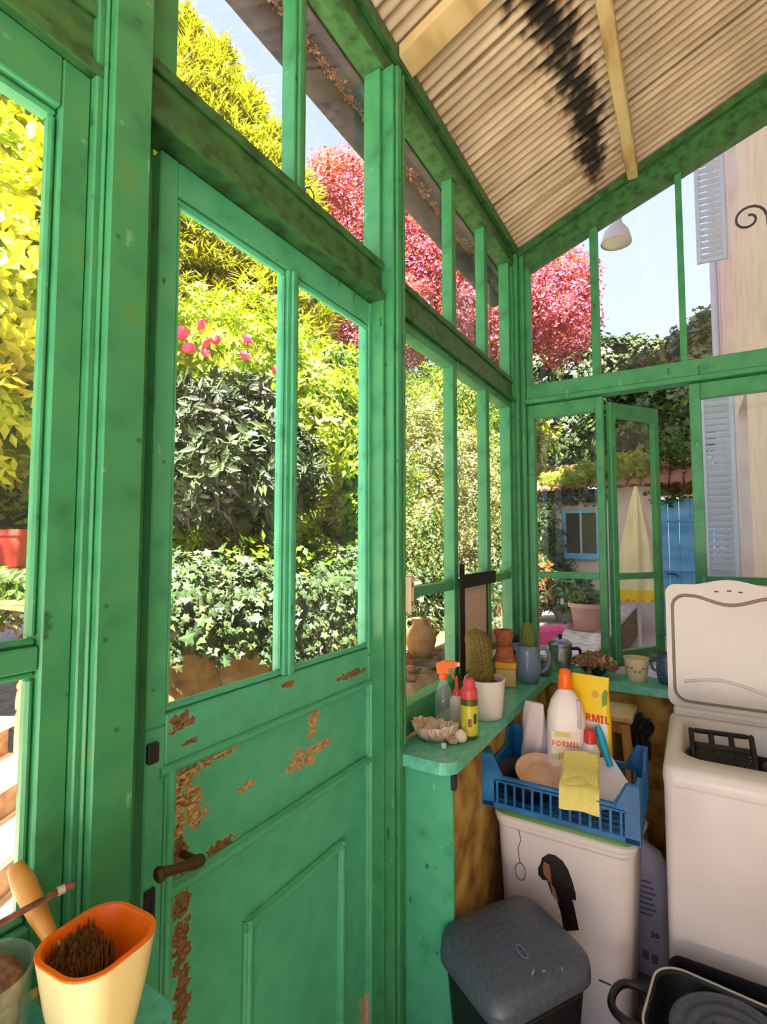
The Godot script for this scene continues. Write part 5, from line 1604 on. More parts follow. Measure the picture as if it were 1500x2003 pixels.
func crate_parts(c: Node3D) -> void:
	var W := 0.462
	var D := 0.325
	var m: Material = M.crate
	# floor grid
	for k in 9:
		add_mesh(c, "floor_bar", box_mesh(Vector3(W - 0.02, 0.008, 0.018), 0.002), m, Vector3(0, 0.004, -D / 2 + 0.03 + 0.033 * k))
	for sz in [1.0, -1.0]:
		var z: float = sz * (D / 2 - 0.005)
		add_mesh(c, "bottom_rail", box_mesh(Vector3(W, 0.018, 0.010), 0.002), m, Vector3(0, 0.009, z))
		add_mesh(c, "top_rail", box_mesh(Vector3(W - 0.12, 0.010, 0.016), 0.003), m, Vector3(0, 0.097, z))
		add_mesh(c, "middle_rail", box_mesh(Vector3(W - 0.06, 0.007, 0.010), 0.002), m, Vector3(0, 0.084, z))
		for k in 14:
			add_mesh(c, "slat", box_mesh(Vector3(0.008, 0.066, 0.008), 0.0015), m, Vector3(-0.182 + 0.028 * k, 0.050, z))
		for sx in [-1.0, 1.0]:
			# corner board with slanting shoulder
			var q := PackedVector2Array([Vector2(0.231, 0.0), Vector2(0.231, 0.165), Vector2(0.20, 0.165), Vector2(0.165, 0.102), Vector2(0.165, 0.09), Vector2(0.192, 0.09), Vector2(0.192, 0.0)])
			if sx < 0:
				for i in q.size():
					q[i].x = -q[i].x
			add_mesh(c, "corner_board", prism(q, 0.010), m, Vector3(0, 0, z))
			add_mesh(c, "shoulder_rib", tube([Vector3(sx * 0.165, 0.10, z + sz * 0.004), Vector3(sx * 0.198, 0.163, z + sz * 0.004), Vector3(sx * 0.23, 0.163, z + sz * 0.004)], 0.004, 6), m)
	for sx in [-1.0, 1.0]:
		var x: float = sx * (W / 2 - 0.005)
		add_mesh(c, "side_rail", box_mesh(Vector3(0.010, 0.018, D - 0.021), 0.002), m, Vector3(x, 0.009, 0))
		add_mesh(c, "side_rail", box_mesh(Vector3(0.014, 0.010, D - 0.13), 0.003), m, Vector3(x, 0.11, 0))
		for k in 8:
			add_mesh(c, "slat", box_mesh(Vector3(0.008, 0.086, 0.008), 0.0015), m, Vector3(x, 0.061, -0.098 + 0.028 * k))
		for sz in [-1.0, 1.0]:
			var q := PackedVector2Array([Vector2(0.1515, 0.0), Vector2(0.1515, 0.165), Vector2(0.10, 0.165), Vector2(0.07, 0.115), Vector2(0.07, 0.105), Vector2(0.115, 0.09), Vector2(0.115, 0.0)])
			if sz < 0:
				for i in q.size():
					q[i].x = -q[i].x
			var o := add_mesh(c, "corner_board", prism(q, 0.010), m, Vector3(x, 0, 0))
			o.rotation_degrees.y = -90

func crate_contents() -> void:
	# detergent bottle with orange cap
	var b := thing("detergent_bottle", "milky white detergent bottle with orange cap and side handle in the crate", "bottle", Vector3(0.405, 0.660, -1.872), 14.0)
	var rings := []
	for e in [[0.10, 0.055, 0.0], [0.122, 0.074, 0.012], [0.126, 0.078, 0.03], [0.126, 0.078, 0.22], [0.120, 0.076, 0.255], [0.098, 0.068, 0.295], [0.062, 0.052, 0.325], [0.04, 0.04, 0.335], [0.036, 0.036, 0.342]]:
		rings.append(rrect(e[0], e[1], e[1] * 0.46, e[2]))
	add_mesh(b, "body", loft(rings), M.milky)
	add_mesh(b, "cap", lathe([[0.024, 0.338], [0.025, 0.340], [0.023, 0.372], [0.024, 0.376], [0.018, 0.398], [0.014, 0.402]], 22, [2]), M.orange)
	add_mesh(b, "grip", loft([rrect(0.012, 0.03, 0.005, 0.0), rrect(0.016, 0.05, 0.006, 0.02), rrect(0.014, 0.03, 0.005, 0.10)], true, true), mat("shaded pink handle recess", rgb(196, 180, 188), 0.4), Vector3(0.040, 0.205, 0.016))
	var label := add_mesh(b, "paper_label", box_mesh(Vector3(0.092, 0.105, 0.002), 0.0008), mat("cream label paper", rgb(240, 222, 196), 0.5), Vector3(-0.004, 0.150, 0.0392))
	add_mesh(label, "lettering", text_mesh("FORMIL", 0.018, 0.001), mat("orange red print", rgb(232, 84, 40), 0.5), Vector3(0, 0.012, 0.0014))
	for k in 4:
		add_mesh(label, "colour_patch", box_mesh(Vector3(0.026, 0.02, 0.0008), 0.0003), mat("label tint", [rgb(216, 206, 140), rgb(240, 190, 90), rgb(196, 200, 150), rgb(232, 200, 150)][k], 0.5), Vector3(-0.032 + 0.022 * k, -0.033 + 0.006 * (k % 2), 0.0013))
	add_mesh(label, "colour_patch", box_mesh(Vector3(0.05, 0.016, 0.0008), 0.0003), mat("label top tint", rgb(224, 204, 110), 0.5), Vector3(-0.01, 0.042, 0.0013))
	# yellow detergent bag
	var y := thing("detergent_bag", "bright yellow detergent bag with red lettering behind the white bottle", "bag", Vector3(0.478, 0.660, -1.925), -6.0)
	y.scale = Vector3(0.92, 0.985, 1)
	add_mesh(y, "film", loft([rrect(0.14, 0.03, 0.012, 0.0), rrect(0.145, 0.046, 0.02, 0.06), rrect(0.142, 0.044, 0.02, 0.24), rrect(0.13, 0.03, 0.014, 0.33), rrect(0.135, 0.008, 0.0035, 0.375), rrect(0.135, 0.004, 0.0015, 0.385)], true, true), M.yellow)
	add_mesh(y, "white_band", box_mesh(Vector3(0.12, 0.075, 0.003), 0.001), mat("white bag print", rgb(240, 226, 210), 0.4), Vector3(0.004, 0.20, 0.0215))
	add_mesh(y, "lettering", text_mesh("FORMIL", 0.026, 0.001), mat("red bag print", rgb(214, 34, 40), 0.4), Vector3(0.006, 0.245, 0.0235))
	add_mesh(y, "emblem", lathe([[0.012, 0.0], [0.012, 0.0014]], 18), mat("gold print", rgb(216, 170, 70), 0.4), Vector3(0.022, 0.325, 0.0165)).rotation_degrees.x = 80
	add_mesh(y, "leaf_print", prism(PackedVector2Array([Vector2(-0.008, -0.03), Vector2(0.008, -0.02), Vector2(0.01, 0.02), Vector2(0.0, 0.03), Vector2(-0.01, 0.01)]), 0.001), mat("green print", rgb(120, 150, 40), 0.4), Vector3(0.055, 0.318, 0.0175)).rotation_degrees.x = -9
	# small bottle with red cap
	var r := thing("small_bottle", "small white bottle with red cap beside the detergent bottle", "bottle", Vector3(0.484, 0.660, -1.862))
	add_mesh(r, "body", lathe([[0.026, 0.0], [0.029, 0.01], [0.029, 0.15], [0.02, 0.17], [0.015, 0.175]], 20), M.white)
	add_mesh(r, "cap", lathe([[0.019, 0.172], [0.020, 0.175], [0.019, 0.21], [0.015, 0.214]], 18, [1]), M.redplastic)
	add_mesh(r, "paper_label", lathe([[0.0294, 0.05], [0.0294, 0.12]], 20, [], false, false), mat("red grey label", rgb(190, 130, 120), 0.5))
	# black pan and terracotta saucer on it
	var pan := thing("black_pan", "black round pan lying in the crate under the saucer", "pan", Vector3(0.295, 0.665, -1.78))
	add_mesh(pan, "dish", lathe([[0.075, 0.0], [0.10, 0.055], [0.104, 0.058], [0.10, 0.06], [0.07, 0.006]], 28, [2]), M.black)
	pan.rotation_degrees = Vector3(6, 0, -4)
	var sc := thing("terracotta_saucer", "pale terracotta saucer propped on the black pan in the crate", "saucer", Vector3(0.338, 0.724, -1.782))
	add_mesh(sc, "dish", lathe([[0.055, 0.0], [0.075, 0.006], [0.082, 0.018], [0.078, 0.020], [0.066, 0.012], [0.062, 0.008], [0.035, 0.007], [0.033, 0.009], [0.031, 0.007]], 34, [2, 3]), grained("pale terracotta", grain(95, 0.03, 4, [[0.0, rgb(206, 150, 108)], [0.5, rgb(228, 184, 146)], [1.0, rgb(240, 206, 176)]], 128), 0.8, Vector3(4, 4, 4)))
	sc.rotation_degrees = Vector3(20, 0, -7)
	# folded cloth
	var cl := thing("yellow_cloth", "folded yellow dust cloth hanging over the crate front", "cloth", Vector3(0.474, 0.722, -1.722), 5.0)
	for k in 3:
		var lift := 0.009 * k
		add_mesh(cl, "fold", sheet(14, 12, 0.004, func(u: float, v: float) -> Vector3:
			var x := (u - 0.5) * (0.112 - 0.006 * k)
			var t := v * (0.186 - 0.014 * k)
			var hy := 0.074 - 0.030 * v + lift - (0.006 * k * v) - 0.05 * pow(clampf((v - 0.88) / 0.12, 0.0, 1.0), 2.0)
			return Vector3(x + 0.006 * v, hy + 0.0025 * sin(u * 7.0 + k * 2.0 + v * 4.0) + 0.003 * sin(v * 9.0 + k), -0.085 + t)), M.cloth)
	# dustpan brush
	var d := thing("hand_brush", "white dustpan with turquoise handle standing in the crate corner", "dustpan", Vector3(0.575, 0.668, -1.80), 0.0)
	var q := PackedVector2Array([Vector2(-0.02, 0.15), Vector2(0.02, 0.15), Vector2(0.052, 0.06), Vector2(0.052, 0.0), Vector2(-0.052, 0.0), Vector2(-0.052, 0.06)])
	var pn := add_mesh(d, "pan", prism(q, 0.006), mat("white dustpan plastic", rgb(226, 220, 226), 0.4), Vector3(0.0, 0.0, 0.0))
	pn.rotation_degrees = Vector3(-35, 8, 14)
	var hd := add_mesh(d, "handle", tube([Vector3(-0.03, 0.10, -0.06), Vector3(-0.042, 0.13, -0.07), Vector3(-0.062, 0.185, -0.085), Vector3(-0.072, 0.212, -0.09)], [0.010, 0.011, 0.012, 0.009], 10), M.turquoise)
	hd.set_meta("label", "turquoise handle")
	# white bag behind the crate
	var wb := thing("white_bag", "crumpled white plastic bag between the sill and the detergent bottle", "bag", Vector3(0.288, 0.662, -1.905), -12.0)
	var rings2 := []
	for k in 9:
		var u := k / 8.0
		var ring := PackedVector3Array()
		for j in 26:
			var a := TAU * j / 26
			var rr := 1.0 + 0.10 * sin(a * 5.0 + k * 0.8) + 0.06 * sin(a * 9.0 - k)
			ring.append(Vector3(cos(a) * 0.052 * rr * (1.0 - 0.35 * u * u), 0.26 * u, sin(a) * 0.034 * rr * (1.0 - 0.75 * u * u)))
		rings2.append(ring)
	add_mesh(wb, "film", loft(rings2), mat("white bag film", rgb(224, 208, 206), 0.45))

func dog_print(b: Node3D) -> void:
	# flat printed picture: dark head with brown muzzle and chest, drawn as outlines on the bin front
	var tilt := Vector3(2.06, 0, 0)
	var at := Vector3(-0.014, 0.455, 0.1612)
	var k := Vector2(1, 1)
	var sil := PackedVector2Array([Vector2(-0.020, 0.088), Vector2(0.0, 0.090), Vector2(0.022, 0.080), Vector2(0.038, 0.058), Vector2(0.050, 0.025), Vector2(0.058, -0.008), Vector2(0.058, -0.024), Vector2(0.050, -0.028), Vector2(0.046, -0.022), Vector2(0.054, -0.055), Vector2(0.064, -0.11), Vector2(0.02, -0.13), Vector2(0.012, -0.075), Vector2(0.002, -0.048), Vector2(-0.014, -0.03), Vector2(-0.020, -0.012), Vector2(-0.026, 0.005), Vector2(-0.040, 0.003), Vector2(-0.052, 0.014), Vector2(-0.053, 0.034), Vector2(-0.045, 0.05), Vector2(-0.040, 0.07)])
	var dogs := add_mesh(b, "dog_picture", prism(sil, 0.0008), mat("black dog print", rgb(26, 22, 22), 0.45), at)
	dogs.rotation_degrees = tilt
	dogs.set_meta("label", "printed picture of a black and tan long eared dog")
	var tan := mat("tan dog print", rgb(150, 94, 56), 0.45)
	add_mesh(dogs, "muzzle_print", prism(PackedVector2Array([Vector2(-0.034, 0.06), Vector2(-0.018, 0.058), Vector2(-0.014, 0.03), Vector2(-0.012, -0.005), Vector2(-0.024, 0.008), Vector2(-0.036, 0.022), Vector2(-0.038, 0.045)]), 0.0006), tan, Vector3(0, 0, 0.0006))
	add_mesh(dogs, "chest_print", prism(PackedVector2Array([Vector2(-0.016, 0.0), Vector2(-0.004, -0.01), Vector2(0.006, -0.045), Vector2(0.004, -0.052), Vector2(-0.010, -0.035)]), 0.0006), mat("light tan dog print", rgb(176, 122, 84), 0.45), Vector3(0, 0, 0.0006))
	add_mesh(dogs, "nose_print", prism(PackedVector2Array([Vector2(-0.048, 0.03), Vector2(-0.038, 0.034), Vector2(-0.036, 0.02), Vector2(-0.046, 0.016)]), 0.0006), mat("dark nose print", rgb(40, 32, 30), 0.4), Vector3(0, 0, 0.0009))
	add_mesh(dogs, "eye_print", prism(PackedVector2Array([Vector2(-0.026, 0.064), Vector2(-0.018, 0.066), Vector2(-0.014, 0.060), Vector2(-0.022, 0.057)]), 0.0006), mat("eye print", rgb(18, 14, 12), 0.3), Vector3(0, 0, 0.0011))

# ---------------------------------------------------------------- pans on the floor
func pans() -> void:
	var box := thing("cardboard_box", "plain cardboard box standing on the floor under the roasting pan", "box", Vector3(0.80, 0.0, -1.52))
	add_mesh(box, "carton", box_mesh(Vector3(0.30, 0.235, 0.26), 0.004), mat("brown cardboard", rgb(120, 92, 62), 0.9), Vector3(0, 0.1175, 0))
	var p := thing("roasting_pan", "red enamel roasting pan with white rim and black loop handles", "pan", Vector3(0.835, 0.236, -1.535), -6.0)
	add_mesh(p, "pan_body", loft([rrect(0.28, 0.22, 0.05, 0.0), rrect(0.30, 0.24, 0.06, 0.01), rrect(0.335, 0.275, 0.07, 0.092), rrect(0.343, 0.283, 0.072, 0.094)], true, false, [2]), M.red)
	add_mesh(p, "pan_lining", loft([rrect(0.338, 0.278, 0.07, 0.0945), rrect(0.325, 0.265, 0.066, 0.088), rrect(0.292, 0.232, 0.055, 0.014), rrect(0.28, 0.22, 0.05, 0.012)], false, true, [1]), M.black)
	var rim := []
	for q in rrect(0.342, 0.282, 0.072, 0.0955, 8):
		rim.append(q)
	rim.append(rim[0])
	add_mesh(p, "rim", tube(rim, 0.0032, 6), mat("white enamel rim", rgb(214, 206, 190), 0.35))
	var hd := add_mesh(p, "handle", tube([Vector3(-0.165, 0.075, 0.07), Vector3(-0.21, 0.078, 0.075), Vector3(-0.245, 0.078, 0.05), Vector3(-0.25, 0.078, 0.0), Vector3(-0.235, 0.078, -0.04), Vector3(-0.20, 0.078, -0.055), Vector3(-0.165, 0.075, -0.05)], [0.013, 0.011, 0.010, 0.010, 0.010, 0.011, 0.014], 10), M.black)
	hd.position = Vector3(0, 0, 0.02)
	# round griddle plate lying in the pan
	var g := thing("griddle_plate", "dark round cast iron griddle plate with a handle lying in the roasting pan", "pan", Vector3(0.845, 0.303, -1.528))
	add_mesh(g, "plate", lathe([[0.11, 0.0], [0.128, 0.004], [0.134, 0.014], [0.128, 0.017], [0.122, 0.011], [0.10, 0.012], [0.098, 0.0145], [0.094, 0.012], [0.07, 0.013], [0.068, 0.0155], [0.064, 0.013]], 40, [2, 3]), M.binlid)
	var hh := add_mesh(g, "handle", tube([Vector3(-0.04, 0.022, -0.015), Vector3(0.02, 0.025, 0.0), Vector3(0.10, 0.026, 0.012), Vector3(0.2, 0.028, 0.03)], [0.012, 0.010, 0.009, 0.012], 8), M.darkiron)
	hh.set_meta("label", "dark iron handle")
	g.rotation_degrees = Vector3(5, 0, 2)
	# black oven tray leaning on the washer
	var t := thing("oven_tray", "black oven tray leaning against the washing machine front", "tray", Vector3(0.905, 0.0, -1.705))
	var tr := add_mesh(t, "tray", loft([rrect(0.35, 0.32, 0.03, 0.0), rrect(0.385, 0.355, 0.035, 0.028), rrect(0.40, 0.37, 0.035, 0.03), rrect(0.40, 0.37, 0.035, 0.033), rrect(0.38, 0.35, 0.033, 0.031), rrect(0.345, 0.315, 0.028, 0.005)], true, true, [1, 2, 3, 4]), M.black, Vector3(0, 0.185, -0.008))
	tr.rotation_degrees = Vector3(90, 0, 0)

# ---------------------------------------------------------------- things on the sill
func sill_things() -> void:
	var S := 0.8806
	# sea shell
	var sh := thing("sea_shell", "big ribbed pinkish sea shell on the sill by the door post", "shell", Vector3(0.085, S, -1.50), 20.0)
	var rings := []
	for e in [[0.030, 0.0], [0.052, 0.012], [0.066, 0.034], [0.070, 0.052], [0.062, 0.050], [0.045, 0.030], [0.02, 0.018]]:
		var ring := PackedVector3Array()
		for j in 48:
			var a := TAU * j / 48
			var rr: float = e[0] * (1.0 + 0.045 * sin(a * 13.0))
			ring.append(Vector3(cos(a) * rr * 1.05, e[1] + 0.006 * sin(a * 2.0 + 0.6) * e[1] / 0.05 + (0.003 * sin(a * 13.0) if e[0] > 0.05 else 0.0), sin(a) * rr * 0.72))
		rings.append(ring)
	add_mesh(sh, "valve", loft(rings, true, true, [3]), M.shell)
	# lower shell under it
	var s2 := thing("snail_shell", "small brown and white snail shell beside the big sea shell", "shell", Vector3(0.143, S, -1.497))
	var coil := []
	var rad := []
	for k in 30:
		var t := k / 29.0
		var an := t * TAU * 2.3
		var rr := 0.010 * (1.0 - 0.8 * t)
		coil.append(Vector3(cos(an) * rr, 0.010 + 0.012 * t, sin(an) * rr))
		rad.append(0.0085 * (1.0 - 0.85 * t) + 0.001)
	add_mesh(s2, "coil", tube(coil, rad, 8), M.shell)
	# white egg shaped pebble
	var eg := thing("white_pebble", "smooth cream white pebble on the sill before the spray can", "pebble", Vector3(0.162, S, -1.522))
	add_mesh(eg, "stone", lathe([[0.006, 0.0], [0.016, 0.004], [0.021, 0.014], [0.019, 0.026], [0.011, 0.036], [0.003, 0.040]], 20), mat("cream stone", rgb(232, 220, 190), 0.5)).rotation_degrees = Vector3(0, 0, 0)
	var cu := thing("chalk_cube", "tiny white chalk cube on the sill edge near the sea shell", "cube", Vector3(0.136, S + 0.0075, -1.452), 25.0)
	add_mesh(cu, "chalk", box_mesh(Vector3(0.015, 0.015, 0.015), 0.002), mat("chalk", rgb(236, 230, 220), 0.8))
	# aerosol can
	var a := thing("spray_can", "yellow and green insect spray can with coral red cap on the sill", "spray can", Vector3(0.170, S, -1.575))
	add_mesh(a, "can", lathe([[0.024, 0.0], [0.027, 0.003], [0.027, 0.118], [0.0235, 0.128], [0.021, 0.13]], 24, [1]), mat("olive green tin", rgb(86, 96, 24), 0.3, 0.3))
	add_mesh(a, "yellow_label", lathe([[0.0274, 0.012], [0.0274, 0.104]], 24, [], false, false), mat("lemon label", rgb(206, 196, 52), 0.4))
	for k in 3:
		var an := [0.5, 1.15, 2.0][k] as float
		add_mesh(a, "label_print", box_mesh(Vector3(0.012, 0.03 - 0.006 * k, 0.001), 0.0003), mat("label print", [rgb(60, 74, 20), rgb(120, 40, 24), rgb(240, 230, 120)][k], 0.4), Vector3(cos(an) * 0.0276, 0.065 - 0.012 * k, sin(an) * 0.0276)).rotation.y = PI / 2 - an
	var cap := add_mesh(a, "cap", lathe([[0.0265, 0.124], [0.027, 0.126], [0.0265, 0.150], [0.020, 0.158], [0.019, 0.160], [0.019, 0.178], [0.012, 0.186]], 24, [2]), M.pinkred)
	# trigger spray bottle
	var b := thing("trigger_bottle", "clear spray bottle with orange trigger head on the sill by the window", "spray bottle", Vector3(0.040, S, -1.665), 30.0)
	add_mesh(b, "bottle", lathe([[0.028, 0.0], [0.031, 0.006], [0.031, 0.09], [0.024, 0.115], [0.013, 0.135], [0.012, 0.15]], 22), M.clear)
	add_mesh(b, "collar", lathe([[0.014, 0.146], [0.015, 0.148], [0.0145, 0.163], [0.010, 0.166]], 18), M.orange)
	var head := add_mesh(b, "trigger_head", prism(PackedVector2Array([Vector2(-0.022, 0.0), Vector2(0.012, 0.0), Vector2(0.016, 0.018), Vector2(0.045, 0.022), Vector2(0.045, 0.040), Vector2(0.0, 0.044), Vector2(-0.026, 0.034)]), 0.018), M.orange, Vector3(0, 0.164, 0))
	add_mesh(head, "trigger", tube([Vector3(0.020, 0.020, 0), Vector3(0.030, 0.0, 0), Vector3(0.036, -0.018, 0)], [0.005, 0.0045, 0.004], 8), M.orange)
	add_mesh(head, "nozzle", box_mesh(Vector3(0.012, 0.014, 0.014), 0.002), M.white, Vector3(0.051, 0.031, 0))
	# nozzle bottle
	var n := thing("nozzle_bottle", "slim whitish bottle with red pointed nozzle between the spray bottles", "bottle", Vector3(0.098, S, -1.645))
	add_mesh(n, "body", lathe([[0.022, 0.0], [0.025, 0.005], [0.025, 0.085], [0.018, 0.098], [0.013, 0.104]], 22), mat("cloudy bottle plastic", rgb(206, 186, 172), 0.35))
	add_mesh(n, "nozzle", lathe([[0.0135, 0.102], [0.014, 0.108], [0.013, 0.118], [0.007, 0.124], [0.0055, 0.15], [0.003, 0.166]], 18, [2]), M.redplastic)
	# cactus in white pot
	var c := thing("potted_cactus", "columnar brown green cactus in a plain white pot on the sill", "potted plant", Vector3(0.142, S, -1.795))
	add_mesh(c, "pot", lathe([[0.058, 0.0], [0.062, 0.004], [0.072, 0.128], [0.0735, 0.132], [0.070, 0.135], [0.066, 0.132], [0.064, 0.112]], 36, [2]), M.white)
	add_mesh(c, "soil", lathe([[0.0645, 0.112], [0.05, 0.118], [0.02, 0.122]], 24, [], false), mat("dark potting soil", rgb(52, 32, 24), 0.95))
	cactus(c, Vector3(-0.015, 0.11, -0.01), 0.195, 0.042, 0.046, M.cactus, 16, Vector3(-0.022, 0, 0.0))
	# stacked terracotta pots on a yellow box
	var yb := thing("yellow_carton", "small yellow and cream carton on the sill under the terracotta pots", "box", Vector3(0.082, S, -2.225), 15.0)
	add_mesh(yb, "carton", box_mesh(Vector3(0.085, 0.075, 0.075), 0.003), mat("cream carton", rgb(216, 186, 128), 0.6), Vector3(0, 0.0375, 0))
	add_mesh(yb, "carton_lid", box_mesh(Vector3(0.09, 0.028, 0.08), 0.003), mat("yellow carton lid", rgb(240, 176, 32), 0.5), Vector3(0, 0.0895, 0))
	var pot := lathe([[0.030, 0.0], [0.033, 0.002], [0.041, 0.056], [0.047, 0.056], [0.048, 0.078], [0.043, 0.078], [0.038, 0.056]], 28, [2, 3, 4])
	for k in 2:
		var tp := thing("terracotta_pot", ["larger upturned terracotta pot standing on the yellow carton", "smaller upright terracotta pot on top of the upturned one"][k], "flower pot", Vector3(0.075 - 0.004 * k, S + 0.104 + (0.0615 if k == 0 else 0.062), -2.232), 0.0, "stacked terracotta pots")
		var o := add_mesh(tp, "pot", pot, M.terracotta)
		if k == 0:
			o.rotation_degrees.x = 180
		tp.scale = Vector3(1.0, 0.78, 1.0) if k == 0 else Vector3.ONE * 0.88
	# blue grey jug with a cactus in it
	var j := thing("blue_jug", "blue grey glazed jug holding a cactus on the sill corner", "jug", Vector3(0.148, S, -2.328), 20.0)
	add_mesh(j, "body", lathe([[0.040, 0.0], [0.046, 0.004], [0.058, 0.045], [0.060, 0.075], [0.054, 0.115], [0.050, 0.140], [0.055, 0.160], [0.0565, 0.163], [0.051, 0.161], [0.046, 0.138], [0.05, 0.12]], 34, [6, 7]), M.jug)
	add_mesh(j, "handle", tube([Vector3(0.050, 0.145, 0), Vector3(0.075, 0.150, 0), Vector3(0.092, 0.128, 0), Vector3(0.090, 0.085, 0), Vector3(0.075, 0.055, 0), Vector3(0.055, 0.045, 0)], [0.008, 0.009, 0.009, 0.009, 0.008, 0.008], 10), M.jug)
	add_mesh(j, "spout", loft([circle(0.012, 0.135, 12, -0.048), circle(0.016, 0.155, 12, -0.052), circle(0.017, 0.165, 12, -0.056)], true, true), M.jug)
	var jc := thing("small_cactus", "dome shaped green cactus growing out of the blue grey jug", "cactus", Vector3(0.150, S + 0.15, -2.328))
	cactus(jc, Vector3(0, -0.03, 0), 0.145, 0.046, 0.022, M.cactus2, 14, Vector3.ZERO)
	var dc := thing("finger_cactus", "thin dark cactus finger in a black pot behind the jug", "cactus", Vector3(0.075, S, -2.40))
	add_mesh(dc, "pot", lathe([[0.026, 0.0], [0.034, 0.06], [0.036, 0.06], [0.036, 0.068], [0.032, 0.066], [0.028, 0.05]], 20, [1, 2, 3]), M.black)
	cactus(dc, Vector3(0, 0.045, 0), 0.15, 0.016, 0.017, mat("dark cactus skin", rgb(46, 46, 48), 0.8), 10, Vector3.ZERO)
	# aluminium coffee pot
	var m := thing("coffee_pot", "aluminium lidded coffee pot on the sill near the corner", "coffee pot", Vector3(0.230, S, -2.61))
	add_mesh(m, "body", lathe([[0.050, 0.0], [0.054, 0.003], [0.056, 0.06], [0.053, 0.115], [0.055, 0.118], [0.055, 0.123], [0.05, 0.123]], 30, [3, 4, 5]), M.steel)
	var ml := add_mesh(m, "lid", lathe([[0.056, 0.1235], [0.057, 0.127], [0.050, 0.138], [0.030, 0.150], [0.012, 0.155]], 30), mat("dull lid aluminium", rgb(150, 158, 172), 0.35, 0.8))
	add_mesh(ml, "knob", lathe([[0.005, 0.152], [0.006, 0.158], [0.011, 0.163], [0.010, 0.171], [0.004, 0.175]], 16), M.black)
	add_mesh(m, "handle", tube([Vector3(0.053, 0.11, 0), Vector3(0.085, 0.112, 0.0), Vector3(0.092, 0.09, 0), Vector3(0.088, 0.045, 0)], [0.007, 0.008, 0.008, 0.006], 8), M.black)
	# green glass jar beside it
	var gj := thing("green_jar", "small dull green glass jar between the jug and the coffee pot", "jar", Vector3(0.185, S, -2.475))
	add_mesh(gj, "body", lathe([[0.026, 0.0], [0.030, 0.004], [0.030, 0.05], [0.022, 0.062], [0.022, 0.072]], 20), mat("dull green glass", rgb(92, 108, 70), 0.25))
	add_mesh(gj, "lid", lathe([[0.0245, 0.071], [0.025, 0.073], [0.0245, 0.085], [0.02, 0.087]], 18, [1]), mat("tin lid", rgb(170, 160, 130), 0.4, 0.5))
	# dark bowl of dried flowers
	var d := thing("dried_flower_bowl", "dark blue bowl filled with dry straw coloured flowers on the end sill", "bowl", Vector3(0.385, S, -2.60))
	add_mesh(d, "bowl", lathe([[0.032, 0.0], [0.036, 0.004], [0.060, 0.03], [0.070, 0.052], [0.066, 0.054], [0.055, 0.034], [0.03, 0.012]], 30, [3]), M.darkbowl)
	var dry := leaf_cloud(leaf_sprig(61, 9, 0.022, 0.010, 0.006), 420, func(_i: int) -> Array:
		var an := rng.randf() * TAU
		var rr := sqrt(rng.randf()) * 0.085
		return [Vector3(cos(an) * rr, 0.055 + 0.032 * (1.0 - rr / 0.09) + rng.randf_range(-0.006, 0.01), sin(an) * rr * 0.85), Vector3(cos(an), 1.0, sin(an))], [Color(0.42, 0.24, 0.10), Color(0.56, 0.36, 0.18), Color(0.30, 0.16, 0.07), Color(0.62, 0.42, 0.26)], 0.8, 1.3)
	dry.name = "dried_flowers"
	dry.material_override = M.petal
	d.add_child(dry, true)
	# cat figurine
	var cf := thing("tortoiseshell_figurine", "little black and tan ornament before the dried flower bowl", "ornament", Vector3(0.372, S, -2.535))
	add_mesh(cf, "figure", lathe([[0.016, 0.0], [0.020, 0.006], [0.018, 0.02], [0.010, 0.028], [0.012, 0.036], [0.008, 0.046], [0.002, 0.05]], 14), grained("black tan glaze", grain(97, 0.08, 3, [[0.0, rgb(20, 16, 14)], [0.5, rgb(36, 28, 22)], [0.62, rgb(196, 150, 90)], [1.0, rgb(220, 190, 140)]], 128), 0.3, Vector3(14, 14, 14)))
	# floral cup
	var f := thing("floral_cup", "cream plant pot with a band of painted flowers on the end sill", "cup", Vector3(0.563, S, -2.60))
	add_mesh(f, "cup", lathe([[0.038, 0.0], [0.041, 0.003], [0.052, 0.098], [0.054, 0.102], [0.050, 0.102], [0.040, 0.012]], 32, [2, 3, 4]), mat("cream glaze", rgb(236, 212, 170), 0.35))
	for k in 9:
		var an := 0.2 + TAU * k / 9.0
		for q in 2:
			var yy := 0.048 + 0.014 * ((k + q) % 2)
			var rr := lerpf(0.041, 0.052, (yy - 0.003) / 0.095) + 0.0003
			var o := add_mesh(f, "flower_print", lathe([[0.0065, 0.0], [0.005, 0.0008]], 7), mat("flower print", [rgb(206, 104, 92), rgb(186, 150, 60), rgb(196, 120, 110), rgb(150, 140, 80)][(k + 2 * q) % 4], 0.4), Vector3(cos(an + q * 0.3) * rr, yy, sin(an + q * 0.3) * rr))
			o.basis = Basis(Vector3(-sin(an + q * 0.3), 0, cos(an + q * 0.3)), Vector3(cos(an + q * 0.3), 0, sin(an + q * 0.3)), Vector3.UP)
	# slate jug
	var g := thing("slate_jug", "dark slate blue mottled jug beside the washer lid", "jug", Vector3(0.682, S, -2.61), 180.0)
	add_mesh(g, "body", lathe([[0.030, 0.0], [0.034, 0.004], [0.042, 0.05], [0.040, 0.085], [0.034, 0.115], [0.038, 0.132], [0.034, 0.132], [0.03, 0.115]], 28, [5, 6]), M.darkjug)
	add_mesh(g, "handle", tube([Vector3(0.036, 0.118, 0), Vector3(0.058, 0.115, 0), Vector3(0.062, 0.09, 0), Vector3(0.055, 0.06, 0), Vector3(0.041, 0.05, 0)], 0.006, 8), M.darkjug)

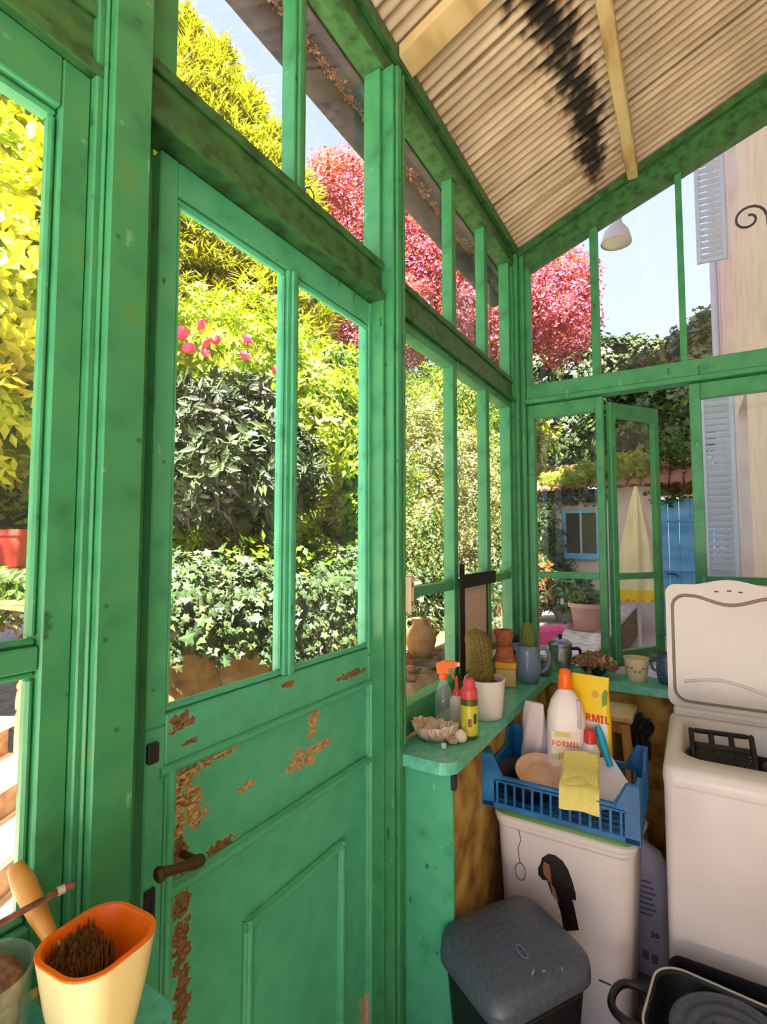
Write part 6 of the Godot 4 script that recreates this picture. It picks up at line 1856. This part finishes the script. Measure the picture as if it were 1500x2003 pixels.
# ribbed column with rounded top and short spines
func cactus(t: Node3D, at: Vector3, h: float, r0: float, r1: float, m: Material, ribs: int, leanby: Vector3) -> void:
	var rings := []
	var n := 14
	for k in n + 1:
		var u := k / float(n)
		var r := lerpf(r0, r1, u)
		if u > 0.75:
			r *= sqrt(maxf(0.0, 1.0 - pow((u - 0.75) / 0.25, 2.0)))
		r = maxf(r, 0.002)
		r *= 1.0 - 0.07 * exp(-pow((u - 0.45) * 9.0, 2.0))
		var ring := PackedVector3Array()
		for j in ribs * 4:
			var a := TAU * j / (ribs * 4)
			var rr := r * (1.0 + 0.055 * cos(a * ribs))
			ring.append(at + leanby * u * u + Vector3(cos(a) * rr, u * h, sin(a) * rr))
		rings.append(ring)
	add_mesh(t, "column", loft(rings), m)
	var st := new_st()
	var rr := RandomNumberGenerator.new()
	rr.seed = ribs
	for k in 240:
		var u := rr.randf_range(0.08, 0.97)
		var a := TAU * floorf(rr.randf() * ribs) / ribs
		var r := lerpf(r0, r1, u) * (sqrt(maxf(0.0, 1.0 - pow((u - 0.75) / 0.25, 2.0))) if u > 0.75 else 1.0)
		var p := at + leanby * u * u + Vector3(cos(a) * r, u * h, sin(a) * r)
		var d := (Vector3(cos(a), rr.randf_range(-0.6, 0.9), sin(a)) + Vector3(rr.randf_range(-0.6, 0.6), 0, rr.randf_range(-0.6, 0.6))).normalized() * rr.randf_range(0.004, 0.008)
		var s := d.cross(Vector3.UP).normalized() * 0.0005
		tri(st, p - s, p + s, p + d, Vector3.UP)
	var sp := add_mesh(t, "spines", st.commit(), mat("straw spines", rgb(186, 160, 110), 0.8))
	sp.set_meta("kind", "stuff")

# ---------------------------------------------------------------- things on the near shelf
func shelf_things() -> void:
	var S := 0.8806
	var p := thing("square_pot", "cream outside and orange inside rounded square pot holding a brush", "pot", Vector3(0.158, S, -0.384), 4.0)
	p.scale = Vector3(1.08, 1.0, 1.08)
	add_mesh(p, "outer_wall", loft([rrect(0.062, 0.062, 0.022, 0.0), rrect(0.066, 0.066, 0.024, 0.003), rrect(0.090, 0.090, 0.030, 0.07), rrect(0.107, 0.107, 0.036, 0.130), rrect(0.108, 0.108, 0.036, 0.1325)], true, false), M.creamglaze)
	add_mesh(p, "inner_wall", loft([rrect(0.108, 0.108, 0.036, 0.1325), rrect(0.107, 0.107, 0.036, 0.1345), rrect(0.097, 0.097, 0.032, 0.1345), rrect(0.094, 0.094, 0.031, 0.131), rrect(0.078, 0.078, 0.026, 0.06), rrect(0.056, 0.056, 0.02, 0.012)], false, true, [1, 2]), M.orangeglaze)
	# brush
	var b := thing("hand_scrubber", "wooden handled brush with brown bristles leaning in the orange pot", "brush", Vector3(0.128, S + 0.10, -0.372))
	add_mesh(b, "handle", tube([Vector3(-0.010, 0.006, 0.008), Vector3(-0.03, 0.026, 0.012), Vector3(-0.055, 0.052, 0.017), Vector3(-0.085, 0.078, 0.02), Vector3(-0.105, 0.095, 0.022)], [0.008, 0.0085, 0.012, 0.014, 0.009], 12), M.wood)
	var st := new_st()
	for k in 1500:
		var u := rng.randf()
		var v := rng.randf()
		var a := Vector3(lerpf(-0.020, 0.034, u), -0.035, lerpf(0.030, -0.030, v))
		var e := a + Vector3(rng.randf_range(-0.006, 0.010), rng.randf_range(0.042, 0.056) + 0.010 * (1.0 - u), rng.randf_range(-0.006, 0.006))
		var s := Vector3(rng.randf_range(-1, 1), 0, rng.randf_range(-1, 1)).normalized() * 0.0008
		tri(st, a - s, a + s, e + s, Vector3.UP)
		tri(st, a - s, e + s, e - s, Vector3.UP)
	var br := add_mesh(b, "bristles", st.commit(), mat("brown bristles", rgb(128, 86, 34), 0.8))
	br.set_meta("kind", "stuff")
	add_mesh(b, "brush_block", box_mesh(Vector3(0.05, 0.018, 0.055), 0.005), mat("brown brush block", rgb(150, 104, 56), 0.6), Vector3(0.007, -0.040, 0))
	# rusty tool lying over the jar and the brush
	var t := thing("rusty_scraper", "narrow rusty metal scraper lying across the jar and brush handle", "tool", Vector3(0.088, S + 0.172, -0.335))
	add_mesh(t, "blade", box_mesh(Vector3(0.010, 0.004, 0.19), 0.001), M.rust, Vector3(0, 0, 0.058))
	add_mesh(t, "tip", tube([Vector3(0, 0, -0.036), Vector3(0.003, 0.002, -0.048), Vector3(0.006, 0.0, -0.054)], [0.005, 0.005, 0.004], 8), M.rust)
	add_mesh(t, "tip_sleeve", tube([Vector3(0, 0.0, -0.036), Vector3(0.002, 0.001, -0.044)], 0.0056, 10), mat("bare tool metal", rgb(200, 186, 170), 0.4, 0.5))
	# glass jar with a brown stone in it
	var j := thing("glass_jar", "greenish glass jar with a brown pumice stone inside by the orange pot", "jar", Vector3(0.072, S + 0.012, -0.295))
	add_mesh(j, "glass_wall", lathe([[0.045, 0.0], [0.050, 0.004], [0.052, 0.085], [0.055, 0.105], [0.052, 0.105], [0.049, 0.085], [0.047, 0.008]], 32, [3, 4], true, true), M.jarglass)
	var stn := thing("pumice_stone", "rough brown pumice stone lying in the glass jar", "stone", Vector3(0.072, S + 0.021, -0.295))
	add_mesh(stn, "stone", lathe([[0.02, 0.0], [0.038, 0.008], [0.043, 0.05], [0.043, 0.082], [0.034, 0.096], [0.015, 0.102]], 16), grained("pumice", grain(99, 0.06, 4, [[0.0, rgb(70, 46, 34)], [0.5, rgb(128, 92, 72)], [1.0, rgb(170, 136, 114)]], 128), 0.95, Vector3(9, 9, 9)))
	var d := thing("pink_dish", "shallow pink and white dish under the glass jar", "dish", Vector3(0.076, S, -0.292))
	add_mesh(d, "dish", lathe([[0.05, 0.0], [0.060, 0.003], [0.063, 0.016], [0.060, 0.016], [0.056, 0.010], [0.045, 0.010]], 32, [2, 3]), mat("pink dish plastic", rgb(222, 150, 170), 0.4))

# ---------------------------------------------------------------- small fittings
func fittings() -> void:
	var s := thing("door_chime", "small cream plastic switch box fixed to the door post", "switch", Vector3(0.0525, 1.345, -1.375))
	add_mesh(s, "case", box_mesh(Vector3(0.020, 0.108, 0.026), 0.003), mat("aged cream plastic", rgb(222, 196, 158), 0.5), Vector3(0.0105, 0, 0))
	for y in [0.028, -0.028]:
		add_mesh(s, "slot", box_mesh(Vector3(0.002, 0.014, 0.005), 0.0005), mat("dark slot", rgb(90, 66, 44), 0.7), Vector3(0.021, y, 0.002))
	var c := thing("sill_corbel", "small dark bracket under the rounded sill end", "bracket", Vector3(0.200, 0.80, -1.372))
	add_mesh(c, "bracket_block", box_mesh(Vector3(0.014, 0.044, 0.02), 0.003), M.darkiron, Vector3(-0.002, 0.022, -0.012))
